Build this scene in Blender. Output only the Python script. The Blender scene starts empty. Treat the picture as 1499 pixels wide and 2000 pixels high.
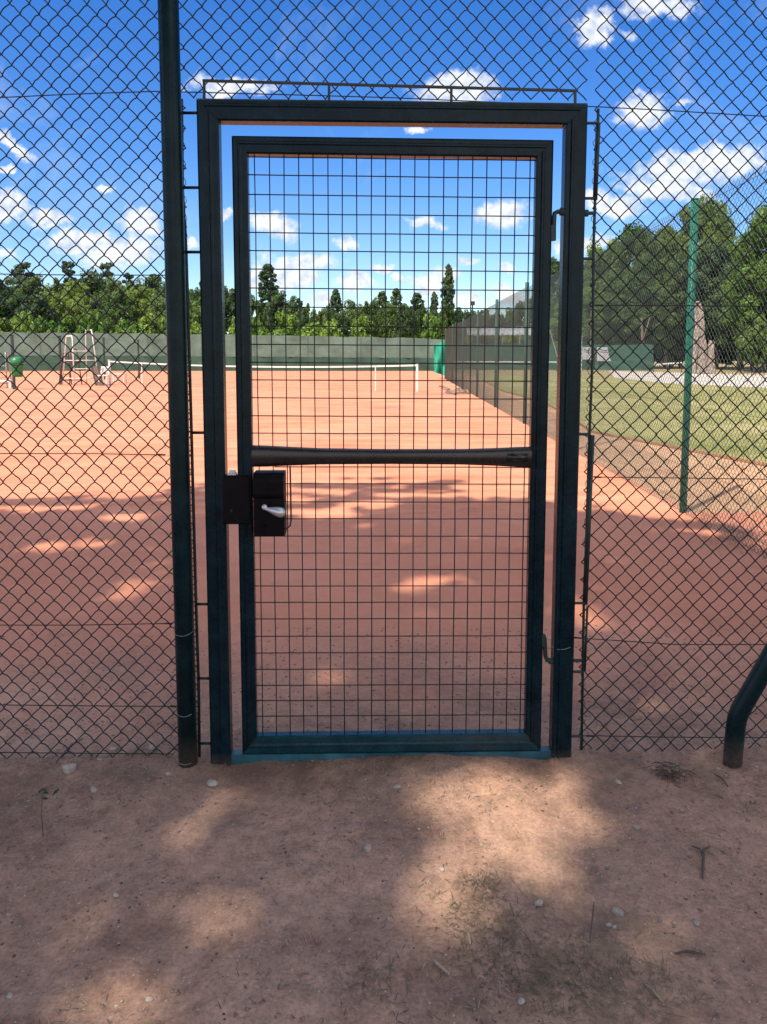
import bpy, math, random
import numpy as np
from mathutils import Vector, Matrix
random.seed(7); rng = np.random.default_rng(11)
R = math.radians
scene = bpy.context.scene
COL = scene.collection

# ------------------------------------------------------------------ camera
F = 1455.; CX = 749.5; CY = 826.8
CAM = (0.4794, -2.7658, 1.6023); YAW = .0244; PITCH = .0930; ROLL = .0008
def _basis():
    y, p, r = YAW, PITCH, ROLL
    fw = Vector((math.sin(y)*math.cos(p), math.cos(y)*math.cos(p), -math.sin(p)))
    rt = Vector((math.cos(y), -math.sin(y), 0)); up = rt.cross(fw)
    c, s = math.cos(r), math.sin(r)
    return fw, c*rt+s*up, -s*rt+c*up
FW, RT, UP = _basis()
def ray(px, py): return FW + RT*((px-CX)/F) - UP*((py-CY)/F)
def G(px, py, Y=0.):          # survey point on the vertical plane at depth Y
    d = ray(px, py); t = (Y-CAM[1])/d.y; return Vector(CAM)+d*t
def GR(px, py, z=0.):         # survey point on the ground
    d = ray(px, py); t = (z-CAM[2])/d.z; return Vector(CAM)+d*t
cd = bpy.data.cameras.new('camera'); co = bpy.data.objects.new('camera', cd); COL.objects.link(co)
co.matrix_world = Matrix.Translation(CAM) @ Matrix((RT, UP, -FW)).transposed().to_4x4()
cd.sensor_fit = 'HORIZONTAL'; cd.sensor_width = 36; cd.lens = 36*F/1499
cd.shift_y = -(1000-CY)/1499; cd.clip_start = .05; cd.clip_end = 3000
scene.camera = co

# ------------------------------------------------------------------ node helpers
def new_mat(name):
    m = bpy.data.materials.new(name); m.use_nodes = True
    nt = m.node_tree; b = nt.nodes['Principled BSDF']; return m, nt, b
def N(nt, t, **kw):
    n = nt.nodes.new(t)
    for k, v in kw.items(): setattr(n, k, v)
    return n
def L(nt, a, b): nt.links.new(a, b)
def ramp(nt, fac, stops):
    r = N(nt, 'ShaderNodeValToRGB'); e = r.color_ramp.elements
    while len(e) < len(stops): e.new(.5)
    for el, (p, c) in zip(e, stops):
        el.position = p; el.color = (*c, 1) if len(c) == 3 else c
    L(nt, fac, r.inputs[0]); return r.outputs[0]
def noise(nt, co, scale, detail=4, rough=.55, dist=0):
    n = N(nt, 'ShaderNodeTexNoise'); n.inputs['Scale'].default_value = scale
    n.inputs['Detail'].default_value = detail; n.inputs['Roughness'].default_value = rough
    n.inputs['Distortion'].default_value = dist
    if co is not None: L(nt, co, n.inputs['Vector'])
    return n.outputs['Fac']
def mixc(nt, fac, a, b, mode='MIX'):
    m = N(nt, 'ShaderNodeMix', data_type='RGBA', blend_type=mode)
    if isinstance(fac, (int, float)): m.inputs[0].default_value = fac
    else: L(nt, fac, m.inputs[0])
    for i, v in ((6, a), (7, b)):
        if isinstance(v, tuple): m.inputs[i].default_value = (*v, 1)
        else: L(nt, v, m.inputs[i])
    return m.outputs[2]
def mth(nt, op, a, b=None, clamp=False):
    m = N(nt, 'ShaderNodeMath', operation=op); m.use_clamp = clamp
    for i, v in ((0, a), (1, b)):
        if v is None: continue
        if isinstance(v, (int, float)): m.inputs[i].default_value = v
        else: L(nt, v, m.inputs[i])
    return m.outputs[0]
def bump(nt, b, h, strength=.3, dist=.01):
    n = N(nt, 'ShaderNodeBump'); n.inputs['Strength'].default_value = strength
    n.inputs['Distance'].default_value = dist; L(nt, h, n.inputs['Height']); L(nt, n.outputs[0], b.inputs['Normal'])
def pos(nt): return N(nt, 'ShaderNodeNewGeometry').outputs['Position']
def objco(nt): return N(nt, 'ShaderNodeTexCoord').outputs['Object']

def paint(name, col, rough=.4, var=.25, scale=14, dirt=None, metallic=0., spec=.5):
    m, nt, b = new_mat(name); c = pos(nt); b.inputs['Specular IOR Level'].default_value = spec
    n = noise(nt, c, scale, 5, .6)
    dark = tuple(x*(1-var) for x in col); lite = tuple(min(1, x*(1+var)+.004) for x in col)
    cc = ramp(nt, n, [(.3, dark), (.7, lite)])
    if dirt:
        sx = N(nt, 'ShaderNodeSeparateXYZ'); L(nt, c, sx.inputs[0])
        f = mth(nt, 'SUBTRACT', 1., mth(nt, 'DIVIDE', sx.outputs[2], dirt[1]), True)
        f = mth(nt, 'MULTIPLY', f, mth(nt, 'MULTIPLY', noise(nt, c, 45, 6, .7), 1.5), True)
        cc = mixc(nt, f, cc, dirt[0])
    if spec < .2:      # scuffs and dust on the gate paint
        sp1 = ramp(nt, noise(nt, c, 38, 6, .75), [(.63, (0, 0, 0)), (.72, (.7, .7, .7))])
        sp1 = mth(nt, 'MULTIPLY', sp1, ramp(nt, noise(nt, c, 3.5, 3), [(.42, (0, 0, 0)), (.62, (1, 1, 1))]))
        cc = mixc(nt, sp1, cc, (.10, .075, .055))
    L(nt, cc, b.inputs['Base Color']); b.inputs['Metallic'].default_value = metallic
    L(nt, mth(nt, 'ADD', mth(nt, 'MULTIPLY', noise(nt, c, 60, 3), .25), rough-.1), b.inputs['Roughness'])
    bump(nt, b, noise(nt, c, 180, 3), .15, .002)
    return m

M = {}
M['green_paint'] = paint('dark_green_paint', (.001, .015, .019), .26, .3, dirt=((.13, .09, .07), .16), spec=.16)
M['gate_paint'] = paint('gate_green_paint', (.001, .013, .020), .24, .35, dirt=((.12, .09, .07), .08), spec=.16)
M['rail_paint'] = paint('ground_reflect_rail_paint', (.016, .013, .013), .22, .3, spec=.5)  # mid rail: brown reflection of the ground put into the base colour
M['bottom_paint'] = paint('sky_reflect_rail_paint', (.003, .035, .048), .22, .3, dirt=((.12, .09, .07), .07), spec=.45)  # bottom rail: sky reflection painted in as a brighter teal base
M['threshold'] = paint('sky_reflect_sill_paint', (.02, .10, .13), .4, .45, 9)  # threshold bar: its teal is reflected sky put into the colour
M['wire'] = paint('green_wire', (.010, .016, .018), .45, .3, spec=.3)
M['rod'] = paint('painted_rod', (.008, .026, .024), .45, .3)
M['far_post'] = paint('green_post_paint', (.010, .14, .095), .4, .2, spec=.25)
M['far_wire'] = paint('weathered_wire', (.045, .07, .065), .5, .2)
M['black'] = paint('black_plastic', (.003, .002, .003), .5, .2, spec=.1)
M['silver'] = paint('brushed_alloy', (.62, .64, .66), .32, .1, metallic=.7)
M['galv'] = paint('galvanised_wire', (.35, .38, .38), .4, .2, metallic=.6)
M['white'] = paint('white_paint', (.66, .65, .63), .5, .15)
M['greybrown'] = paint('brown_steel', (.12, .06, .045), .6, .3)
M['dark'] = paint('dark_steel', (.02, .035, .035), .5, .2)
M['bin'] = paint('bin_green', (.012, .15, .04), .4, .15)
M['stone'] = paint('pale_stone', (.36, .32, .27), .85, .25, 40)
M['stone2'] = paint('brown_stone', (.25, .18, .14), .9, .3, 40)
M['twig'] = paint('dry_twig', (.33, .26, .19), .9, .3, 60)
M['twigd'] = paint('dark_twig', (.09, .065, .05), .9, .3, 60)

def fabric(name, col, var=.12, trans=.35, scale=1.2, alpha=1.):
    m, nt, b = new_mat(name); c = pos(nt)
    n = noise(nt, c, scale, 5, .6)
    cc = ramp(nt, n, [(.3, tuple(x*(1-var) for x in col)), (.7, tuple(x*(1+var) for x in col))])
    L(nt, cc, b.inputs['Base Color']); b.inputs['Roughness'].default_value = .8
    t = N(nt, 'ShaderNodeBsdfTranslucent'); L(nt, cc, t.inputs[0])
    mx = N(nt, 'ShaderNodeMixShader'); mx.inputs[0].default_value = trans
    L(nt, b.outputs[0], mx.inputs[1]); L(nt, t.outputs[0], mx.inputs[2])
    L(nt, mx.outputs[0], nt.nodes['Material Output'].inputs[0])
    return m
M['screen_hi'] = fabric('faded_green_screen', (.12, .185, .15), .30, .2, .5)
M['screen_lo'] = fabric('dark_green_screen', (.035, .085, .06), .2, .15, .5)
M['screen_r'] = fabric('green_screen', (.035, .105, .078), .1, .2, .3)
M['teal'] = fabric('bright_green_cloth', (.03, .40, .27), .15, .3, 2)
M['banner'] = fabric('white_banner', (.62, .60, .64), .08, .3, 3)
M['roofsheet'] = fabric('grey_roof_sheet', (.48, .51, .54), .15, .3, .6)
def seams(m, step):
    nt = m.node_tree; b = nt.nodes['Principled BSDF']; src = b.inputs['Base Color'].links[0].from_socket; s_ = N(nt, 'ShaderNodeSeparateXYZ'); c = pos(nt); L(nt, c, s_.inputs[0])
    fr = mth(nt, 'FRACT', mth(nt, 'DIVIDE', s_.outputs[0], step)); k = mth(nt, 'LESS_THAN', fr, .03)
    st = N(nt, 'ShaderNodeMapping'); st.inputs['Scale'].default_value = (.5, 1, .9); L(nt, c, st.inputs[0])
    cc = mixc(nt, mth(nt, 'MULTIPLY', k, .4), src, (.03, .05, .04))
    cc = mixc(nt, .8, cc, ramp(nt, noise(nt, st.outputs[0], 1.1, 6, .7, .8), [(.36, (.78, .80, .80)), (.5, (1, 1, 1)), (.64, (1.18, 1.15, 1.15))]), 'MULTIPLY')
    L(nt, cc, b.inputs['Base Color'])
seams(M['screen_hi'], 5.); seams(M['screen_lo'], 5.); seams(M['screen_r'], 6.)
M['net'] = fabric('net_cord', (.05, .05, .05), .1, .2)

def leaf_mat(name, dark, lite, scale=.35, trans=.35):
    m, nt, b = new_mat(name); c = pos(nt)
    n = noise(nt, c, scale, 3, .6); n2 = noise(nt, c, scale*12, 2, .5)
    f = mth(nt, 'ADD', mth(nt, 'MULTIPLY', n, .6), mth(nt, 'MULTIPLY', n2, .4))
    oi = N(nt, 'ShaderNodeObjectInfo').outputs['Random']
    f = mth(nt, 'ADD', f, mth(nt, 'MULTIPLY', mth(nt, 'SUBTRACT', oi, .5), .38))
    cc = ramp(nt, f, [(.36, dark), (.64, lite)])
    L(nt, cc, b.inputs['Base Color']); b.inputs['Roughness'].default_value = .55
    t = N(nt, 'ShaderNodeBsdfTranslucent'); L(nt, cc, t.inputs[0])
    mx = N(nt, 'ShaderNodeMixShader'); mx.inputs[0].default_value = trans
    L(nt, b.outputs[0], mx.inputs[1]); L(nt, t.outputs[0], mx.inputs[2])
    L(nt, mx.outputs[0], nt.nodes['Material Output'].inputs[0])
    return m
M['leaf_dark'] = leaf_mat('dark_foliage', (.040, .088, .032), (.15, .225, .065), trans=.5)
M['leaf_mid'] = leaf_mat('mid_foliage', (.06, .125, .03), (.21, .30, .06), trans=.55)
M['leaf_near'] = leaf_mat('bright_near_foliage', (.08, .17, .02), (.20, .32, .04), trans=.5)  # brighter green for the nearer trees of the right wood
M['leaf_lite'] = leaf_mat('light_foliage', (.09, .19, .02), (.22, .34, .05))
M['leaf_pop'] = leaf_mat('poplar_foliage', (.065, .125, .055), (.16, .235, .10), trans=.5)
M['leaf_pine'] = leaf_mat('pine_foliage', (.045, .09, .045), (.11, .165, .08), trans=.45)
M['leaf_shade'] = leaf_mat('shade_tree_foliage', (.03, .08, .02), (.08, .15, .04))
M['bark'] = paint('bark', (.13, .10, .08), .9, .4, 3)
M['stump'] = paint('pale_broken_wood', (.27, .215, .18), .95, .55, 5)
M['far_post_dim'] = paint('dull_green_post', (.02, .07, .055), .5, .2)

def clay_mat(name, base, dusty, dark, fine=1.):
    m, nt, b = new_mat(name); c = pos(nt)
    n1 = noise(nt, c, .55, 5, .6, .4); n2 = noise(nt, c, 5, 6, .65); n3 = noise(nt, c, 95, 4, .7)
    cc = ramp(nt, n1, [(.35, base), (.65, dusty)])
    f2 = ramp(nt, n2, [(.48, (0, 0, 0)), (.72, (1, 1, 1))])
    cc = mixc(nt, mth(nt, 'MULTIPLY', f2, .45*fine), cc, dark)
    n5 = noise(nt, c, 1.6, 8, .72, .8); n6 = noise(nt, c, 22, 5, .75)
    cc = mixc(nt, .8*fine, cc, ramp(nt, n5, [(.36, (.66, .64, .66)), (.5, (1, 1, 1)), (.64, (1.2, 1.18, 1.15))]), 'MULTIPLY')
    cc = mixc(nt, .7*fine, cc, ramp(nt, n6, [(.36, (.74, .72, .72)), (.5, (1, 1, 1)), (.66, (1.2, 1.2, 1.2))]), 'MULTIPLY')
    f3 = ramp(nt, n3, [(.30, (.72, .72, .72)), (.5, (1, 1, 1)), (.72, (1.22, 1.22, 1.2))])
    cc = mixc(nt, .85*fine, cc, f3, 'MULTIPLY')
    v = N(nt, 'ShaderNodeTexVoronoi'); v.inputs['Scale'].default_value = 55; L(nt, c, v.inputs['Vector'])
    gate = mth(nt, 'MULTIPLY', mth(nt, 'LESS_THAN', v.outputs['Distance'], .17),
               mth(nt, 'GREATER_THAN', N(nt, 'ShaderNodeSeparateColor').inputs[0].node.outputs[0], .80))
    sc = nt.nodes[-1]
    for n in nt.nodes:
        if n.type == 'SEPARATE_COLOR': L(nt, v.outputs['Color'], n.inputs[0])
    cc = mixc(nt, mth(nt, 'MULTIPLY', gate, .7*fine), cc, (.46, .40, .34))
    v2 = N(nt, 'ShaderNodeTexVoronoi'); v2.inputs['Scale'].default_value = 23; L(nt, c, v2.inputs['Vector'])
    g2 = mth(nt, 'MULTIPLY', mth(nt, 'LESS_THAN', v2.outputs['Distance'], .075), mth(nt, 'GREATER_THAN', noise(nt, c, 3, 3), .62))
    cc = mixc(nt, mth(nt, 'MULTIPLY', g2, .75*fine), cc, (.05, .035, .03))
    L(nt, cc, b.inputs['Base Color']); b.inputs['Roughness'].default_value = .95
    b.inputs['Specular IOR Level'].default_value = .15
    h = mth(nt, 'ADD', mth(nt, 'ADD', mth(nt, 'MULTIPLY', n2, 1.), mth(nt, 'MULTIPLY', n3, .45)), mth(nt, 'MULTIPLY', n6, .9))
    bump(nt, b, h, .55*fine, .012)
    return m
M['clay'] = clay_mat('orange_clay', (.57, .230, .134), (.63, .275, .170), (.46, .19, .115), .35)
def court_marks(m):
    nt = m.node_tree; b = nt.nodes['Principled BSDF']; src = b.inputs['Base Color'].links[0].from_socket; c = pos(nt)
    mp = N(nt, 'ShaderNodeMapping'); mp.inputs['Scale'].default_value = (.35, 2.6, 1); mp.inputs['Rotation'].default_value = (0, 0, .06); L(nt, c, mp.inputs[0])
    st = noise(nt, mp.outputs[0], 1.1, 7, .65, .3)
    cc = mixc(nt, .75, src, ramp(nt, st, [(.34, (.80, .72, .70)), (.5, (1, 1, 1)), (.66, (1.16, 1.20, 1.22))]), 'MULTIPLY')
    sc_ = noise(nt, c, .7, 7, .72, 1.4)
    cc = mixc(nt, ramp(nt, sc_, [(.57, (0, 0, 0)), (.72, (.6, .6, .6))]), cc, (.36, .15, .10))
    for cx, cy, r_ in ((3.9, 27.3, 1.7), (1.2, 19.5, 1.1), (-9.5, 26., 1.6)):  # three ragged darker reddish patches on the clay
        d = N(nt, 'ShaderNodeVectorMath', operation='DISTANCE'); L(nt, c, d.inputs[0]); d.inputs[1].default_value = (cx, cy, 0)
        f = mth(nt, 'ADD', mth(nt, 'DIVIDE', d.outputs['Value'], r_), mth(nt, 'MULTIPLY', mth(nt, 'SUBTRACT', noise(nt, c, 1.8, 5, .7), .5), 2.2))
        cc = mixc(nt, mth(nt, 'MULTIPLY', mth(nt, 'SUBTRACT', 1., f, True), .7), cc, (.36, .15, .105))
    L(nt, cc, b.inputs['Base Color'])
court_marks(M['clay'])
M['dirt'] = clay_mat('trodden_dirt', (.31, .190, .138), (.42, .268, .195), (.185, .12, .09), 1.15)
M['strip'] = clay_mat('sandy_dirt', (.52, .31, .18), (.43, .27, .16), (.30, .20, .12), .9)
M['strip_dark'] = clay_mat('dark_edge_soil', (.30, .17, .10), (.36, .2, .12), (.2, .12, .08), .5)
M['gravel'] = clay_mat('pale_gravel', (.50, .46, .42), (.44, .40, .36), (.34, .31, .28), .6)
M['rough'] = clay_mat('dry_ground', (.26, .22, .10), (.34, .27, .15), (.12, .12, .04), .6)
def lawn_mat():
    m, nt, b = new_mat('dry_lawn'); c = pos(nt)
    n1 = noise(nt, c, .35, 5, .65, .5); n2 = noise(nt, c, 7, 6, .7)
    mp = N(nt, 'ShaderNodeMapping'); mp.inputs['Scale'].default_value = (.15, 1, 1); L(nt, c, mp.inputs[0])
    n4 = noise(nt, mp.outputs[0], 1.6, 3)
    f = mth(nt, 'ADD', mth(nt, 'MULTIPLY', n1, .45), mth(nt, 'ADD', mth(nt, 'MULTIPLY', n2, .35), mth(nt, 'MULTIPLY', n4, .2)))
    cc = ramp(nt, f, [(.36, (.15, .17, .05)), (.5, (.27, .255, .10)), (.62, (.42, .34, .19))])
    L(nt, cc, b.inputs['Base Color']); b.inputs['Roughness'].default_value = .95
    b.inputs['Specular IOR Level'].default_value = .1
    bump(nt, b, n2, .5, .03); return m
M['lawn'] = lawn_mat()
M['grass'] = leaf_mat('grass_blades', (.10, .14, .035), (.34, .33, .13), 2., .3)
M['drygrass'] = leaf_mat('dry_grass_blades', (.10, .09, .05), (.36, .27, .17), 8., .3)

# ------------------------------------------------------------------ mesh helpers
class MB:
    def __init__(s): s.v = []; s.f = []
    def add(s, vs, fs):
        o = len(s.v); s.v += [tuple(p) for p in vs]; s.f += [tuple(i+o for i in f) for f in fs]
    def box(s, c, size, rot=None, bev=0.):
        hx, hy, hz = (x/2 for x in size)
        vs = [Vector((x, y, z)) for x in (-hx, hx) for y in (-hy, hy) for z in (-hz, hz)]
        if rot is not None: vs = [rot @ v for v in vs]
        s.add([v+Vector(c) for v in vs], [(0, 1, 3, 2), (4, 6, 7, 5), (0, 4, 5, 1), (2, 3, 7, 6), (0, 2, 6, 4), (1, 5, 7, 3)])
    def bar(s, a, b, w, d, up=Vector((0, 1, 0)), bev=.004):
        # rectangular bar with chamfered long edges; w across, d along 'up'
        a = Vector(a); b = Vector(b); t = (b-a).normalized(); u = (up-t*up.dot(t)).normalized(); r = t.cross(u)
        hw, hd = w/2, d/2; c = min(bev, hw*.5, hd*.5)
        pr = [(-hw+c, -hd), (hw-c, -hd), (hw, -hd+c), (hw, hd-c), (hw-c, hd), (-hw+c, hd), (-hw, hd-c), (-hw, -hd+c)]
        vs = [p+r*x+u*y for p in (a, b) for x, y in pr]
        s.add(vs, [(i, (i+1) % 8, 8+(i+1) % 8, 8+i) for i in range(8)]+[tuple(range(7, -1, -1)), tuple(range(8, 16))])
    def mbar(s, a, b, w, d, m0=0., m1=0., up=Vector((0, 1, 0)), groove=.42):
        # steel profile with a shallow step along its face; ends cut at a mitre (m=+-1)
        a = Vector(a); b = Vector(b); t = (b-a).normalized(); u = (up-t*up.dot(t)).normalized(); r = t.cross(u)
        hw, hd = w/2, d/2; c = .006; g = hw*groove
        pr = [(-hw+c, -hd), (g-.004, -hd), (g, -hd-.004), (g+.006, -hd-.004), (g+.010, -hd+.003), (hw-c, -hd+.003), (hw, -hd+.003+c), (hw, hd-c), (hw-c, hd), (-hw+c, hd), (-hw, hd-c), (-hw, -hd+c)]
        n = len(pr); vs = [a+r*x+u*y+t*(m0*x) for x, y in pr]+[b+r*x+u*y+t*(m1*x) for x, y in pr]
        s.add(vs, [(i, (i+1) % n, n+(i+1) % n, n+i) for i in range(n)]+[tuple(range(n-1, -1, -1)), tuple(range(n, 2*n))])
    def tube(s, pts, r, n=8, cap=True):
        pts = [Vector(p) for p in pts]; rs = r if isinstance(r, (list, tuple)) else [r]*len(pts)
        u = None; vs = []
        for i, p in enumerate(pts):
            t = (pts[min(i+1, len(pts)-1)]-pts[max(i-1, 0)]).normalized()
            if u is None: u = t.orthogonal().normalized()
            u = (u-t*u.dot(t)).normalized(); w = t.cross(u)
            for k in range(n):
                a = 2*math.pi*k/n; vs.append(p+(u*math.cos(a)+w*math.sin(a))*rs[i])
        fs = [(i*n+k, i*n+(k+1) % n, (i+1)*n+(k+1) % n, (i+1)*n+k) for i in range(len(pts)-1) for k in range(n)]
        if cap: fs += [tuple(range(n-1, -1, -1)), tuple(range((len(pts)-1)*n, len(pts)*n))]
        s.add(vs, fs)
    def build(s, name, mat, parent=None, smooth=False, loc=None):
        me = bpy.data.meshes.new(name); me.from_pydata(s.v, [], s.f); me.materials.append(mat)
        if smooth: me.shade_smooth()
        me.update(); o = bpy.data.objects.new(name, me); COL.objects.link(o)
        if parent is not None:
            o.parent = parent; o.matrix_parent_inverse = Matrix.Translation(-parent.location)
        return o
def np_obj(name, V, Fc, mat, parent=None, smooth=False):
    me = bpy.data.meshes.new(name); k = Fc.shape[1]
    me.vertices.add(len(V)); me.vertices.foreach_set('co', V.astype(np.float32).ravel())
    me.loops.add(Fc.size); me.loops.foreach_set('vertex_index', Fc.astype(np.int32).ravel())
    me.polygons.add(len(Fc)); me.polygons.foreach_set('loop_start', np.arange(0, Fc.size, k, dtype=np.int32))
    me.materials.append(mat); me.update(calc_edges=True)
    if smooth: me.shade_smooth()
    o = bpy.data.objects.new(name, me); COL.objects.link(o)
    if parent is not None:
        o.parent = parent; o.matrix_parent_inverse = Matrix.Translation(-parent.location)
    return o
def tag(o, label=None, cat=None, group=None, kind=None):
    if label: o['label'] = label
    if cat: o['category'] = cat
    if group: o['group'] = group
    if kind: o['kind'] = kind
    return o
def empty(name, loc, label, cat, group=None):
    o = bpy.data.objects.new(name, None); COL.objects.link(o); o.location = loc; o.empty_display_size = .2
    return tag(o, label, cat, group)

# ------------------------------------------------------------------ sun and sky
SD = Vector((.66*.559, .75*.559, -.829)).normalized()       # travel direction of sunlight
sl = bpy.data.lights.new('sun', 'SUN'); sl.energy = 3.3; sl.angle = R(.53); sl.color = (1., .89, .73)
so = bpy.data.objects.new('sun', sl); COL.objects.link(so)
so.rotation_euler = SD.to_track_quat('-Z', 'Y').to_euler()
w = bpy.data.worlds.new('World'); scene.world = w; w.use_nodes = True; nt = w.node_tree
bg = nt.nodes['Background']; bg.inputs[1].default_value = .15
sky = N(nt, 'ShaderNodeTexSky', sky_type='NISHITA'); sky.sun_disc = False
sky.sun_elevation = math.asin(-SD.z); sky.sun_rotation = math.atan2(-SD.x, -SD.y) % (2*math.pi)
sky.air_density = 1.; sky.dust_density = .3; sky.ozone_density = 3.; sky.altitude = 100
hs = N(nt, 'ShaderNodeHueSaturation'); hs.inputs['Saturation'].default_value = 1.38; hs.inputs['Hue'].default_value = .514; hs.inputs['Value'].default_value = .65
L(nt, sky.outputs[0], hs.inputs['Color'])
tc = N(nt, 'ShaderNodeTexCoord'); sp = N(nt, 'ShaderNodeSeparateXYZ'); L(nt, tc.outputs['Generated'], sp.inputs[0])
yy = mth(nt, 'MAXIMUM', sp.outputs[1], .02)
uvn = N(nt, 'ShaderNodeCombineXYZ'); L(nt, mth(nt, 'DIVIDE', sp.outputs[0], yy), uvn.inputs[0]); L(nt, mth(nt, 'DIVIDE', sp.outputs[2], yy), uvn.inputs[1])
CL = [(1165, 52, 40, 30, 25), (1290, 8, 78, 26, 0, .85), (1225, 62, 30, 14, 0, .45), (450, 168, 80, 20, 0), (890, 178, 78, 34, 8), (1255, 215, 46, 32, 0), (1335, 203, 40, 12, 0, .5),
      (810, 252, 26, 8, 0), (22, 284, 46, 14, -28), (1375, 325, 120, 38, 5), (1300, 365, 105, 26, -10, .9), (1200, 400, 60, 26, 0), (1180, 390, 40, 22, 0), (12, 400, 36, 34, -30), (200, 368, 18, 9, 0),
      (95, 425, 44, 18, 0), (275, 435, 38, 28, 0), (150, 470, 60, 22, 8), (235, 492, 75, 30, 5), (375, 468, 14, 11, 0), (15, 325, 14, 8, 0), (530, 435, 54, 22, -18), (440, 412, 14, 7, 0),
      (830, 430, 38, 12, -5, .8), (985, 418, 52, 28, 12), (675, 467, 19, 10, 0), (590, 508, 72, 17, 0), (560, 540, 62, 24, 0), (500, 540, 30, 26, 0), (695, 551, 36, 15, 0), (745, 521, 20, 7, 0),
      (778, 540, 15, 8, 0), (632, 587, 24, 14, 0), (850, 545, 45, 20, 5), (915, 512, 20, 10, 0), (985, 518, 16, 7, 0), (910, 585, 28, 14, 0), (1000, 572, 38, 22, -15), (1165, 478, 36, 16, 10),
      (1095, 487, 20, 14, 0), (830, 565, 22, 10, 0), (10, 490, 20, 10, 0)]
gr = bpy.data.node_groups.new('cloud_field', 'ShaderNodeTree')
gr.interface.new_socket('uv', in_out='INPUT', socket_type='NodeSocketVector')
gr.interface.new_socket('d', in_out='OUTPUT', socket_type='NodeSocketFloat')
gi = N(gr, 'NodeGroupInput'); go = N(gr, 'NodeGroupOutput')
def uv_of(px, py):
    d = ray(px, py); return Vector((d.x/d.y, d.z/d.y, 0))
last = None
for c in CL:
    p0 = uv_of(c[0], c[1]); a = (uv_of(c[0]+c[2], c[1])-p0).length; b_ = (uv_of(c[0], c[1]+c[3])-p0).length
    mp = N(gr, 'ShaderNodeMapping', vector_type='TEXTURE')
    mp.inputs['Location'].default_value = p0; mp.inputs['Rotation'].default_value = (0, 0, R(c[4]))
    mp.inputs['Scale'].default_value = (a*1.15, b_*1.15, 1); L(gr, gi.outputs[0], mp.inputs[0])
    ln = N(gr, 'ShaderNodeVectorMath', operation='LENGTH'); L(gr, mp.outputs[0], ln.inputs[0])
    o = ln.outputs['Value']
    if len(c) > 5: o = mth(gr, 'ADD', o, 1-c[5])
    last = o if last is None else mth(gr, 'MINIMUM', last, o)
L(gr, last, go.inputs[0])
def cloud_density(dv):
    ad = N(nt, 'ShaderNodeVectorMath', operation='ADD'); L(nt, uvn.outputs[0], ad.inputs[0]); ad.inputs[1].default_value = (0, dv, 0)
    wn = N(nt, 'ShaderNodeTexNoise'); wn.inputs['Scale'].default_value = 22; wn.inputs['Detail'].default_value = 5; wn.inputs['Roughness'].default_value = .6; L(nt, ad.outputs[0], wn.inputs['Vector'])
    sb = N(nt, 'ShaderNodeVectorMath', operation='SUBTRACT'); L(nt, wn.outputs['Color'], sb.inputs[0]); sb.inputs[1].default_value = (.5, .5, .5)
    sc = N(nt, 'ShaderNodeVectorMath', operation='SCALE'); L(nt, sb.outputs[0], sc.inputs[0]); sc.inputs['Scale'].default_value = .045
    a2 = N(nt, 'ShaderNodeVectorMath', operation='ADD'); L(nt, ad.outputs[0], a2.inputs[0]); L(nt, sc.outputs[0], a2.inputs[1])
    g = N(nt, 'ShaderNodeGroup'); g.node_tree = gr; L(nt, a2.outputs[0], g.inputs[0])
    fb = noise(nt, ad.outputs[0], 55, 7, .68)
    d = mth(nt, 'ADD', g.outputs[0], mth(nt, 'MULTIPLY', mth(nt, 'SUBTRACT', fb, .5), 1.5))
    mr = N(nt, 'ShaderNodeMapRange', interpolation_type='SMOOTHSTEP'); L(nt, d, mr.inputs[0])
    mr.inputs[1].default_value = 1.18; mr.inputs[2].default_value = .5
    return mr.outputs[0]
d0 = cloud_density(0.)
f0 = noise(nt, uvn.outputs[0], 30, 5, .6)
up_ = N(nt, 'ShaderNodeVectorMath', operation='ADD'); L(nt, uvn.outputs[0], up_.inputs[0]); up_.inputs[1].default_value = (-.004, .010, 0)
f1 = noise(nt, up_.outputs[0], 30, 5, .6)
# wisps elsewhere
wp = noise(nt, uvn.outputs[0], 5, 8, .62, .6)
wisp = mth(nt, 'MULTIPLY', ramp(nt, wp, [(.54, (0, 0, 0)), (.8, (1, 1, 1))]), .3)
shade = mth(nt, 'ADD', mth(nt, 'MULTIPLY', mth(nt, 'SUBTRACT', f0, f1), -5.), .22, True)
ccol = mixc(nt, mth(nt, 'MULTIPLY', shade, .9), (3.4, 3.45, 3.5), (1.9, 2.3, 2.95))
front = mth(nt, 'GREATER_THAN', sp.outputs[1], .03)
mask = mth(nt, 'MULTIPLY', mth(nt, 'MAXIMUM', d0, wisp), front)
# unseen bright clouds overhead and behind, added as neutral fill for the shade
fin_rear = (5.6, 5.35, 5.1)
away = mth(nt, 'MAXIMUM', mth(nt, 'SUBTRACT', 1., front), mth(nt, 'MULTIPLY', mth(nt, 'SUBTRACT', sp.outputs[2], .55), 8., True))
rear = mth(nt, 'MULTIPLY', ramp(nt, noise(nt, tc.outputs['Generated'], 3.2, 7, .6), [(.44, (0, 0, 0)), (.56, (1, 1, 1))]), away)
fin = mixc(nt, mth(nt, 'MULTIPLY', mask, .95), hs.outputs[0], ccol)
fin = mixc(nt, rear, fin, fin_rear)
L(nt, fin, bg.inputs[0])
scene.view_settings.view_transform = 'Standard'; scene.view_settings.look = 'None'
scene.view_settings.exposure = 1.02; scene.view_settings.gamma = 1
scene.cycles.max_bounces = 6; scene.cycles.transparent_max_bounces = 6

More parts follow.
